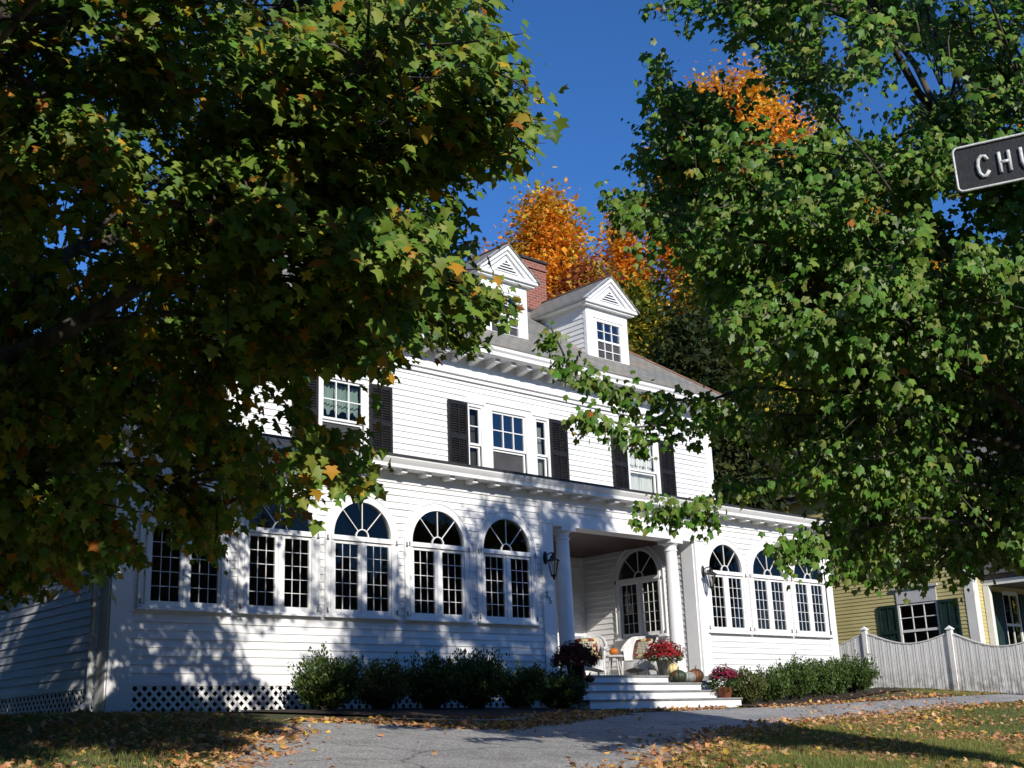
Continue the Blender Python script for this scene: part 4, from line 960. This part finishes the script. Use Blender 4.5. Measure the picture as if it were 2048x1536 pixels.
shrub(9.0, -.95, 1.1, .86, 'low dark shrub second from the porch steps in the left bed', SG[:1]+SG[3:], SL_)
shrub(9.85, -1.1, 1.1, .74, 'shadowed shrub beside the left end of the porch steps', SG[:1]+SG[3:], SL_)
shrub(15.45, -.95, .95, .8, 'yellowish twiggy shrub beside the magenta mum', [(.09, .11, .03), (.06, .08, .02), (.13, .13, .04)], SR_)
shrub(16.3, -.95, .95, .78, 'small dark shrub second from the magenta mum', SG, SR_)
shrub(17.2, -.95, 1.1, 1.0, 'tallest shrub of the right bed, under the middle right window', SG, SR_)
shrub(18.1, -.95, .95, .92, 'dark shrub left of the corner of the white house', SG, SR_)
shrub(18.75, -.95, .9, .85, 'small shrub just before the right corner of the white house', SG, SR_)
shrub(19.45, -1.0, 1.3, .95, 'round shrub at the right corner of the house in front of the fence', SG, SR_)

# ------------------------------------------------------------------ potted mums
def mum(x, y, z, r, h_pot, label, flower, pot_mat, pot_r, dome=.75, leafy=.5):
    o = empty('potted_mum', (x, y, z), label, 'potted flower', 'potted mums on the porch steps')
    w = MB(); w.lathe([(pot_r*.72, 0), (pot_r, h_pot), (pot_r*1.06, h_pot), (pot_r*1.06, h_pot+.02), (pot_r*.9, h_pot+.02), (pot_r*.85, h_pot-.02)], (x, y, z), 20); w.build('pot', pot_mat, o, smooth=True)
    c = np.array([x, y, z+h_pot+.02]); n = 800
    u = unit(RNG.normal(size=(n, 3))); u[:, 2] = np.abs(u[:, 2])*1.0-.1; P = c+u*np.array([r, r, r*dome])*RNG.uniform(.6, .97, (n, 1))
    leaf_mesh('leaves', P, u+RNG.normal(0, .5, (n, 3)), u+RNG.normal(0, .6, (n, 3)), RNG.uniform(.05, .08, n), pick([(.04, .08, .02), (.07, .11, .03)], n, .3), OVAL, M['leaf_shrub'], parent=o)
    n = 2600; u = unit(RNG.normal(size=(n, 3))); u = u[u[:, 2] > -.05+.25*leafy+RNG.uniform(-.15, .15, n)]; n = len(u)
    wob = 1+.09*np.sin(5*np.arctan2(u[:, 1:2], u[:, :1])+x*9)+.07*np.sin(9*u[:, 2:]+7*u[:, :1]); cen = c+u*np.array([r, r, r*dome])*RNG.uniform(.86, 1.05, (n, 1))*wob; k = 5
    cc = np.repeat(cen, k, 0); uu = np.repeat(u, k, 0); tan = unit(np.cross(uu, RNG.normal(size=uu.shape)))
    leaf_mesh('flowers', cc, tan+uu*.5, uu-tan*.3, RNG.uniform(.022, .036, n*k), np.repeat(pick(flower, n, .3), k, 0), DIAM, M['petal'], parent=o)
mum(13.95, -.05, .53, .4, .31, 'bright red mum in a grey bucket at the right of the porch top step', [(.34, .012, .022), (.26, .01, .02), (.42, .03, .03)], M['galv'], .17, dome=.95, leafy=1.0)
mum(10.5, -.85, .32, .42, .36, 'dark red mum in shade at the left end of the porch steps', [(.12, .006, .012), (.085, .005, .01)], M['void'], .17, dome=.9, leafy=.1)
mum(14.55, -1.1, .04, .34, .2, 'magenta mum in a terracotta pot on the bottom step', [(.22, .012, .05), (.3, .02, .07), (.17, .012, .04)], M['terracotta'], .15, dome=1.15, leafy=2.3)

# ------------------------------------------------------------------ pumpkins and squash
def pumpkin(x, y, z, r, hgt, mat, label, lean=0, folds=10, stem=.06):
    o = empty('pumpkin', (x, y, z), label, 'pumpkin', 'pumpkins and squash on the porch')
    w = MB(); prof = [(r*math.sin(a)*(1 if 0 < a < math.pi else .0)+.004, hgt/2-hgt/2*math.cos(a)) for a in np.linspace(.12, math.pi-.12, 13)]
    w.lathe(prof, (x, y, z), 60, fold=.12, folds=folds); w.build('rind', mat, o, smooth=True)
    MB().tube([(x, y, z+hgt*.93), (x+.008, y, z+hgt+stem*.6), (x+.03, y-.005, z+hgt+stem)], [.02, .013, .012], 7).build('stem', M['stem'], o, smooth=True)
pumpkin(14.02, -.2, .535, .135, .25, M['squash'], 'cream squash leaning behind the green pumpkin on the steps')
pumpkin(13.86, -.47, .375, .165, .26, M['green_pumpkin'], 'round green and orange pumpkin below the cream squash')
pumpkin(14.17, -.48, .375, .15, .22, M['grey_pumpkin'], 'grey ribbed pumpkin between the green and the rust pumpkins')
pumpkin(14.48, -.42, .375, .165, .29, M['rust_pumpkin'], 'dark rust pumpkin at the right end of the second step')
pumpkin(11.0, -.5, .375, .09, .28, M['pumpkin'], 'upright orange squash beside the dark red mum')
pumpkin(11.17, -.55, .375, .1, .13, M['rust_pumpkin'], 'small flat rust pumpkin right of the upright orange squash')

# ------------------------------------------------------------------ porch furniture
def wicker_chair(x, y, rz, label):
    z = .53; o = empty('wicker_chair', (x, y, z), label, 'chair', 'white wicker porch chairs', rz)
    def top(a): t = abs(a)/R(128); return .9-.28*sstep(.35, .95, t)
    def shell(r, zf0, zf1, a0, a1, n=44, th=.025):
        mb = MB(); vs = []; 
        for i in range(n+1):
            a = a0+(a1-a0)*i/n; ca, sa = math.sin(a), math.cos(a)
            for rr in (r, r-th):
                vs += [(rr*ca, rr*sa, zf0(a)), (rr*ca*1.08, rr*sa*1.12, zf1(a))]
        fs = []
        for i in range(n):
            p = i*4; q = p+4; fs += [(p, q, q+1, p+1), (p+2, p+3, q+3, q+2), (p+1, q+1, q+3, p+3), (p, p+2, q+2, q)]
        return mb.add(vs, fs)
    local(o, 'back', shell(.36, lambda a: .18+.03*math.cos(3*a), top, -R(128), R(128)), M['wicker'], smooth=True)
    rim = MB(); pts = []
    for i in range(45):
        a = -R(128)+2*R(128)*i/44; pts.append((.375*math.sin(a)*1.06, .375*math.cos(a)*1.08, top(a)+.01))
    rim.tube(pts, .035, 8); local(o, 'rim', rim, M['wicker'], smooth=True)
    s = MB(); s.lathe([(.33, .36), (.345, .38), (.345, .4), (.0, .405)], (0, 0, 0), 24); local(o, 'seat', s, M['wicker'])
    ap = MB(); vs = []
    for i in range(21):
        t = i/20; xx = -.3+.6*t; vs += [(xx, -.28-.05*math.sin(math.pi*t), .38), (xx, -.285-.05*math.sin(math.pi*t), .16+.07*math.sin(math.pi*t))]
    ap.add(vs, [(2*i, 2*i+2, 2*i+3, 2*i+1) for i in range(20)]); local(o, 'apron', ap, M['wicker'])
    for sx, sy in ((-.29, -.27), (.29, -.27), (-.24, .25), (.24, .25)):
        l = MB().tube([(sx, sy, .4), (sx*1.03, sy*1.03, .2), (sx*1.1, sy*1.1, 0)], [.03, .026, .022], 8); local(o, 'leg', l, M['wicker'], smooth=True)
    return o
def cushion(name, label, x, y, z, rz, tilt, w_, d_, t_, mat, cat, inner=None):
    n = 14; vs = []
    for sgn in (1, -1):
        for i in range(n+1):
            for j in range(n+1):
                u, v = 2*i/n-1, 2*j/n-1; e = max(0, 1-u**4)*max(0, 1-v**4); k = 1-.06*(u*u*v*v-.3)
                vs.append((u*w_/2*k, sgn*t_/2*e**.6, v*d_/2*k))
    m = (n+1)**2; fs = []
    for i in range(n):
        for j in range(n):
            p = i*(n+1)+j; fs += [(p, p+1, p+n+2, p+n+1), (m+p, m+p+n+1, m+p+n+2, m+p+1)]
    mb = MB().add(vs, fs); o = mb.build(name, mat, None, smooth=True); o.location = (x, y, z); o.rotation_euler = (tilt, 0, rz); tag(o, label, cat)
    if inner:
        c = MB().add([(a*w_*.28, -t_*.5-.004, b*d_*.3) for a, b in ((-1, -1), (1, -1), (1, 1), (-1, 1))], [(0, 1, 2, 3)]); local(o, 'centre_panel', c, inner)
    return o
R1 = -R(38)
wicker_chair(13.12, 1.35, R1, 'white wicker barrel chair left of the stool, facing the street')
def off(x, y, rz, dx, dy): return x+dx*math.cos(rz)-dy*math.sin(rz), y+dx*math.sin(rz)+dy*math.cos(rz)
cx, cy = off(13.12, 1.35, R1, 0, .2); cushion('throw_pillow', 'floral pillow with a lattice centre on the left wicker chair', cx, cy, .53+.66, R1, -.25, .5, .46, .15, M['cushion'], 'pillow', M['lattice_cloth'])
cx, cy = off(13.12, 1.35, R1, 0, -.04); cushion('seat_cushion', 'red floral seat cushion on the left wicker chair', cx, cy, .53+.44, R1, R(90), .54, .52, .1, M['cushion'], 'cushion')
R2 = -R(80)
wicker_chair(14.45, 1.05, R2, 'white wicker barrel chair in the shadow of the red mum')
cx, cy = off(14.45, 1.05, R2, 0, .2); cushion('throw_pillow', 'dark floral pillow on the right wicker chair', cx, cy, .53+.66, R2, -.3, .5, .44, .15, M['cushion'], 'pillow', M['lattice_cloth'])
st = empty('stool', (13.88, 1.3, .53), 'small grey wooden stool with splayed legs holding a pumpkin', 'stool')
w = MB(); w.lathe([(.18, .47), (.21, .475), (.215, .5), (.2, .515), (0, .512)], (0, 0, 0), 20); local(st, 'tabletop', w, M['stool'])
for k in range(4):
    a = R(45+90*k)+.5; local(st, 'leg', MB().tube([(.1*math.cos(a), .1*math.sin(a), .48), (.2*math.cos(a), .2*math.sin(a), 0)], [.018, .016], 8), M['stool'])
w = MB()
for k in range(4):
    a, b_ = R(45+90*k)+.5, R(135+90*k)+.5; w.tube([(.155*math.cos(a), .155*math.sin(a), .22), (.155*math.cos(b_), .155*math.sin(b_), .22)], .01, 6)
local(st, 'stretchers', w, M['stool'])
pumpkin(13.88, 1.3, 1.045, .1, .16, M['pumpkin'], 'small orange pumpkin standing on the grey stool', stem=.1)

# ------------------------------------------------------------------ fence along the side of the lot
XF = 21.5
fence = empty('picket_fence', (XF, -2.4, float(gz(XF, -2.4))), 'weathered white picket fence with scalloped tops right of the house', 'fence')
posts = [4.4, 2.1, -.18, -2.45, -4.72, -7.0]
def fz(y): return float(gz(XF, y))
for p0, p1 in zip(posts[:-1], posts[1:]):
    w = MB(); n = int((p0-p1-.12)/.072)
    ca = MB(); cp = []
    for i in range(n):
        t = (i+.5)/n; y = p0-.06-(p0-p1-.12)*t; top = fz(y)+1.33-.26*math.sin(math.pi*t)**1.0*(1 if True else 0)
        w.box(XF-.02-.004*(i % 3), XF+.005, y-.029, y+.029, fz(y)+.03+RNG.uniform(-.01, .01), top); cp.append((XF-.01, y, top+.014))
    w.box(XF+.006, XF+.045, p1+.06, p0-.06, fz(p0)+.3, fz(p0)+.38).box(XF+.006, XF+.045, p1+.06, p0-.06, fz(p1)+.85, fz(p1)+.93)
    pn = w.build('panel', M['fence'], fence)
    for a, b_ in zip(cp[:-1], cp[1:]): ca.bar(a, b_, .06, .022)
    c = ca.build('top_rail', M['fence'], None); c.parent = pn; c.location = (0, 0, 0)
for y in posts:
    z = fz(y); w = MB().box(XF-.065, XF+.045, y-.055, y+.055, z-.1, z+1.42); p = w.build('post', M['fence'], fence)
    cp = MB().box(XF-.09, XF+.07, y-.08, y+.08, z+1.422, z+1.45); cp.add([(XF-.08, y-.07, z+1.45), (XF+.06, y-.07, z+1.45), (XF+.06, y+.07, z+1.45), (XF-.08, y+.07, z+1.45), (XF-.01, y, z+1.52)], [(0, 1, 4), (1, 2, 4), (2, 3, 4), (3, 0, 4)])
    c = cp.build('cap', M['trim'], None); c.parent = p; c.location = (0, 0, 0)

# ------------------------------------------------------------------ yellow house next door
XH, YC = 26.85, -.45; gh = .62
yh = empty('yellow_house', (XH, YC, gh), 'yellow clapboard house with green shutters beyond the picket fence', 'house')
w = MB(); sy = sideL(XH)
clap(w, sy, -11, -YC-.25, gh, 6.2, [rect_open(-1.93, -.66, 1.2, 2.75)], course=.105, lip=.016)
fy = lambda a, o, z: (a, YC-o, z)
clap(w, fy, XH+.25, XH+9, gh, 6.2, [rect_open(XH+1.6, XH+2.6, 1.1, 2.9)], course=.105, lip=.016)
w.build('wall', M['yellow'], yh)
for bx in ((XH-.03, XH+.25, YC-.03, YC, gh, 6.2), (XH-.03, XH, YC+.001, YC+.25, gh, 6.2)): MB().box(*bx).build('corner_board', M['cream_trim'], yh)
w = MB().box(XH-.3, XH+9.2, YC-.5, 11, 6.2, 6.36); w.add([(XH-.4, YC-.6, 6.37), (XH+9.3, YC-.6, 6.37), (XH+9.3, 11.2, 6.37), (XH-.4, 11.2, 6.37), (XH+4.4, YC-.6, 9.4), (XH+4.4, 11.2, 9.4)], [(0, 1, 4), (2, 3, 5), (3, 0, 4, 5), (1, 2, 5, 4)])
w.build('roof', M['shade_grey'], yh)
w = MB(); wy0, wy1 = .66, 1.93
w.box(XH-.03, XH+.02, wy0, wy0+.06, 1.2, 2.7).box(XH-.03, XH+.02, wy1-.06, wy1, 1.2, 2.7).box(XH-.02, XH+.03, wy0+.06, wy1-.06, 1.9, 1.97).box(XH-.02, XH+.03, wy0+.06, wy1-.06, 2.66, 2.7)
for i in (1, 2): y = wy0+.06+(wy1-wy0-.12)*i/3; w.box(XH-.01, XH+.015, y-.012, y+.012, 1.97, 2.66).box(XH, XH+.02, y-.012, y+.012, 1.2, 1.9)
for z in (2.31, 1.55): w.box(XH-.008, XH+.013, wy0+.06, wy1-.06, z-.012, z+.012)
wd = w.build('window', M['cream_trim'], yh)
g = MB().quad((XH+.018, wy1, 1.2), (XH+.018, wy0, 1.2), (XH+.018, wy0, 2.7), (XH+.018, wy1, 2.7)).build('pane', M['glass'], None); g.parent = wd; g.location = (0, 0, 0)
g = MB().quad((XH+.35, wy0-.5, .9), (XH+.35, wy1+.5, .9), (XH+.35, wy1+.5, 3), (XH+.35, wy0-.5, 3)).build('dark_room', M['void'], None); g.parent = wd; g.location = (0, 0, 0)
g = MB().box(XH-.04, XH, wy0, wy1, 2.72, 3.13).box(XH-.09, XH, wy0-.08, wy1+.08, 3.132, 3.2).build('header_panel', M['blind'], None); g.parent = wd; g.location = (0, 0, 0)
def gshut(y0, y1, z0, z1):
    f = MB().box(XH-.06, XH-.02, y0, y0+.07, z0, z1).box(XH-.06, XH-.02, y1-.07, y1, z0, z1)
    for a, b_ in ((z0, z0+.1), ((z0+z1)/2-.05, (z0+z1)/2+.05), (z1-.08, z1)): f.box(XH-.06, XH-.02, y0+.07, y1-.07, a, b_)
    f.box(XH-.035, XH-.021, y0+.07, y1-.07, z0+.1, z1-.08).box(XH-.05, XH-.036, (y0+y1)/2-.012, (y0+y1)/2+.012, z0+.1, z1-.08)
    f.build('shutter', M['green_shutter'], yh)
gshut(wy1+.02, wy1+.64, 1.15, 2.72); gshut(wy0-.64, wy0-.02, 1.15, 2.72)
w = MB().box(XH+.55, XH+9, YC-2.6, YC-.02, 3.05, 3.3); w.add([(XH+.35, YC-2.8, 3.31), (XH+9, YC-2.8, 3.31), (XH+9, YC-.03, 4.0), (XH+.35, YC-.03, 4.0), (XH+.35, YC-.03, 3.31), (XH+9, YC-.03, 3.31)], [(0, 1, 2, 3), (0, 3, 4), (1, 5, 2), (0, 4, 5, 1)])
pr_ = w.build('porch_roof', M['shade_grey'], yh)
g = MB().box(XH+.5, XH+.548, YC-2.7, YC-.02, 3.02, 3.16).build('porch_trim', M['cream_trim'], None); g.parent = pr_; g.location = (0, 0, 0)
MB().box(XH+.5, XH+.66, YC-.2, YC-.035, gh, 3.03).build('porch_pilaster', M['cream_trim'], yh); MB().box(XH+.6, XH+.76, YC-2.55, YC-2.39, gh, 3.03).build('porch_post', M['cream_trim'], yh)
f = MB().box(XH+1.6, XH+1.68, YC-.03, YC+.02, 1.1, 2.9).box(XH+2.52, XH+2.6, YC-.03, YC+.02, 1.1, 2.9).box(XH+1.68, XH+2.52, YC-.03, YC+.02, 1.95, 2.02).box(XH+1.68, XH+2.52, YC-.03, YC+.02, 2.83, 2.95).box(XH+2.08, XH+2.11, YC-.02, YC+.015, 1.1, 2.83).box(XH+1.5, XH+2.7, YC-.06, YC, 1.03, 1.1)
wd = f.build('window', M['cream_trim'], yh)
g = MB().quad((XH+1.68, YC+.016, 1.1), (XH+2.52, YC+.016, 1.1), (XH+2.52, YC+.016, 2.83), (XH+1.68, YC+.016, 2.83)).build('pane', M['dull_glass'], None); g.parent = wd; g.location = (0, 0, 0)
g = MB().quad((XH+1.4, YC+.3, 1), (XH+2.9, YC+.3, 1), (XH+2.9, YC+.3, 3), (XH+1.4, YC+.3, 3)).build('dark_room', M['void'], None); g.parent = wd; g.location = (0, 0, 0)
MB().box(XH+1.02, XH+1.58, YC-.06, YC-.02, 1.1, 2.88).build('shutter', M['green_shutter'], yh); MB().box(XH+2.62, XH+3.2, YC-.06, YC-.02, 1.1, 2.88).build('shutter', M['green_shutter'], yh)
MB().box(XH+.6, XH+9, YC-2.6, YC-.03, gh-.3, gh+.05).build('porch_floor', M['deck'], yh)

# ------------------------------------------------------------------ street sign
def ray_at(u, v, dep): return CAM+(CF+CR*(u-1024)/FPX+CU*(768-v)/FPX)*dep
SD = 4.5
pA = ray_at(1904, 300, SD); dirx = unit(HR*math.cos(R(24))-HF*math.sin(R(24)))
# tilt the plate a little so that it rises to the right
dirx = unit(dirx+np.array([0, 0, .012])); nrm = unit(np.cross(dirx, np.array([0, 0, 1.0]))); upv = np.cross(nrm, dirx)*-1
if upv[2] < 0: upv = -upv
sg = empty('street_sign', tuple(pA+dirx*.42-np.array([0, 0, 2.6])), 'dark street sign with raised white letters CHU at the right edge', 'sign')
SH, SW = .172, .84
def sp(a, h, o): return tuple(pA+dirx*a+upv*(h-SH)+nrm*o)
side = 1 if nrm@(CAM-pA) > 0 else -1
def so(o): return side*o
w = MB()
def rrect(x0, x1, y0, y1, r, n=5):
    P = []
    for cx_, cy_, a0 in ((x1-r, y1-r, 0), (x0+r, y1-r, 90), (x0+r, y0+r, 180), (x1-r, y0+r, 270)):
        P += [(cx_+r*math.cos(R(a0+90*i/n)), cy_+r*math.sin(R(a0+90*i/n))) for i in range(n+1)]
    return P
RR = rrect(0, SW, 0, SH, .018)
w.prism(RR, lambda p, q, d: sp(p, q, so(d)), -.004, .0); w.build('plate', M['sign_plate'], sg)
w = MB(); w.tube([sp(p, q, so(.004)) for p, q in RR+RR[:1]], .0048, 6); w.build('border', M['sign_white'], sg, smooth=True)
GL = {'C': [[(.95, .78), (.75, .97), (.45, 1), (.15, .85), (.03, .55), (.1, .2), (.35, .0), (.65, 0), (.95, .22)]], 'H': [[(.08, 0), (.08, 1)], [(.92, 0), (.92, 1)], [(.08, .5), (.92, .5)]],
      'U': [[(.08, 1), (.08, .3), (.25, .05), (.5, 0), (.75, .05), (.92, .3), (.92, 1)]], 'R': [[(.08, 0), (.08, 1), (.6, 1), (.88, .87), (.88, .63), (.6, .5), (.08, .5)], [(.5, .5), (.92, 0)]]}
w = MB(); x0 = .076
for ch_ in 'CHURCH':
    for st_ in GL[ch_]: w.tube([sp(x0+p*.039, .042+q*.079, so(.004)) for p, q in st_], .0068, 8)
    x0 += .0735
w.build('lettering', M['sign_white'], sg, smooth=True)
w = MB(); q = pA+dirx*.42; zg = float(gz(q[0], q[1])); w.tube([(q[0], q[1], zg-.2), (q[0], q[1], q[2]-SH)], .03, 12); w.build('post', M['galv'], sg, smooth=True)

# ------------------------------------------------------------------ fallen leaves and grass
DL = np.array(DRIVE_LAWN); DB = np.array(DRIVE_BED)
POLY = list(map(tuple, DL))+list(map(tuple, DB[::-1]))
def near_line(pl, n, spread):
    s = np.r_[0, np.cumsum(np.linalg.norm(np.diff(pl, axis=0), axis=1))]; q = RNG.uniform(0, s[-1], n)
    return np.stack([np.interp(q, s, pl[:, 0])+RNG.normal(0, spread, n), np.interp(q, s, pl[:, 1])+RNG.normal(0, spread, n)], 1)
def lawn_noise(p, s=1.0): return .5+.25*np.sin(p[:, 0]*1.7*s+1.3*np.sin(p[:, 1]*1.1*s))+.25*np.sin(p[:, 1]*2.3*s+1.7*np.sin(p[:, 0]*.9*s+1))
pts = [near_line(DL[:9], 2600, .3), near_line(DB[1:6], 900, .3), near_line(DB[6:13], 1800, .15), near_line(np.array([(4.5, -2.9), (5.6, -3.4), (6.5, -3.4), (8, -2.6), (10.5, -1.8)]), 500, .1), near_line(np.array([(10.8, -1.55), (13.9, -1.5)]), 380, .12), near_line(np.array([(15, -1.7), (17, -2.0), (20, -2.9)]), 500, .12)]
u = np.stack([RNG.uniform(2, 26, 36000), RNG.uniform(-12, -3, 36000)], 1); pts.append(u[(RNG.uniform(size=len(u)) < lawn_noise(u)**1.7*1.1) & ~inside(POLY, u[:, 0], u[:, 1])])
u = np.stack([RNG.uniform(-7, 3, 12500), RNG.uniform(-9, -.3, 12500)], 1); pts.append(u[(RNG.uniform(size=len(u)) < lawn_noise(u)*1.0) & ~inside(POLY, u[:, 0], u[:, 1])])
u = np.stack([RNG.uniform(0, 12, 60), RNG.uniform(-9, -3, 60)], 1); pts.append(u)
u = np.stack([RNG.uniform(14.5, 22, 300), RNG.uniform(-3.3, -1.2, 300)], 1); pts.append(u)
Q = np.vstack(pts); n = len(Q); zz = gz(Q[:, 0], Q[:, 1])+.02+RNG.uniform(0, .03, n)
B = np.c_[Q, zz]; d = RNG.normal(size=(n, 3))*np.array([1, 1, .25]); nr = np.array([0, 0, 1])+RNG.normal(0, .42, (n, 3))
lf = leaf_mesh('fallen_leaves', B, d, nr, RNG.uniform(.04, .09, n), pick([(.6, .34, .18), (.52, .25, .1), (.66, .42, .22), (.45, .2, .1), (.6, .4, .08), (.36, .2, .12)], n, .25), MAPLE, M['leaf_fallen'], fold=.35, curl=.4)
tag(lf, kind='stuff')
def grass(regions):
    P = []
    for x0, x1, y0, y1, n in regions:
        u = np.stack([RNG.uniform(x0, x1, n), RNG.uniform(y0, y1, n)], 1); P.append(u[~inside(POLY, u[:, 0], u[:, 1])])
    Q = np.vstack(P); n = len(Q); B = np.c_[Q, gz(Q[:, 0], Q[:, 1])-.005]
    d = np.array([0, 0, 1])+RNG.normal(0, .45, (n, 3))*np.array([1, 1, .1]); nr = RNG.normal(size=(n, 3))*np.array([1, 1, .2])
    dry = lawn_noise(Q, .6)[:, None]; t = pick([(.15, .21, .04), (.12, .18, .035), (.2, .24, .06)], n, .3)*(1-.6*dry)+pick([(.42, .34, .15), (.32, .27, .11)], n, .3)*.6*dry
    return leaf_mesh('grass', B, d, nr, RNG.uniform(.04, .085, n), t, BLADE, M['grass'], fold=0, curl=.3)
tag(grass([(-6, 3, -10, -.2, 70000), (2, 12, -11, -4, 110000), (12, 27, -9, -3.5, 60000), (20.5, 24, -4.6, -1.2, 14000)]), kind='stuff')
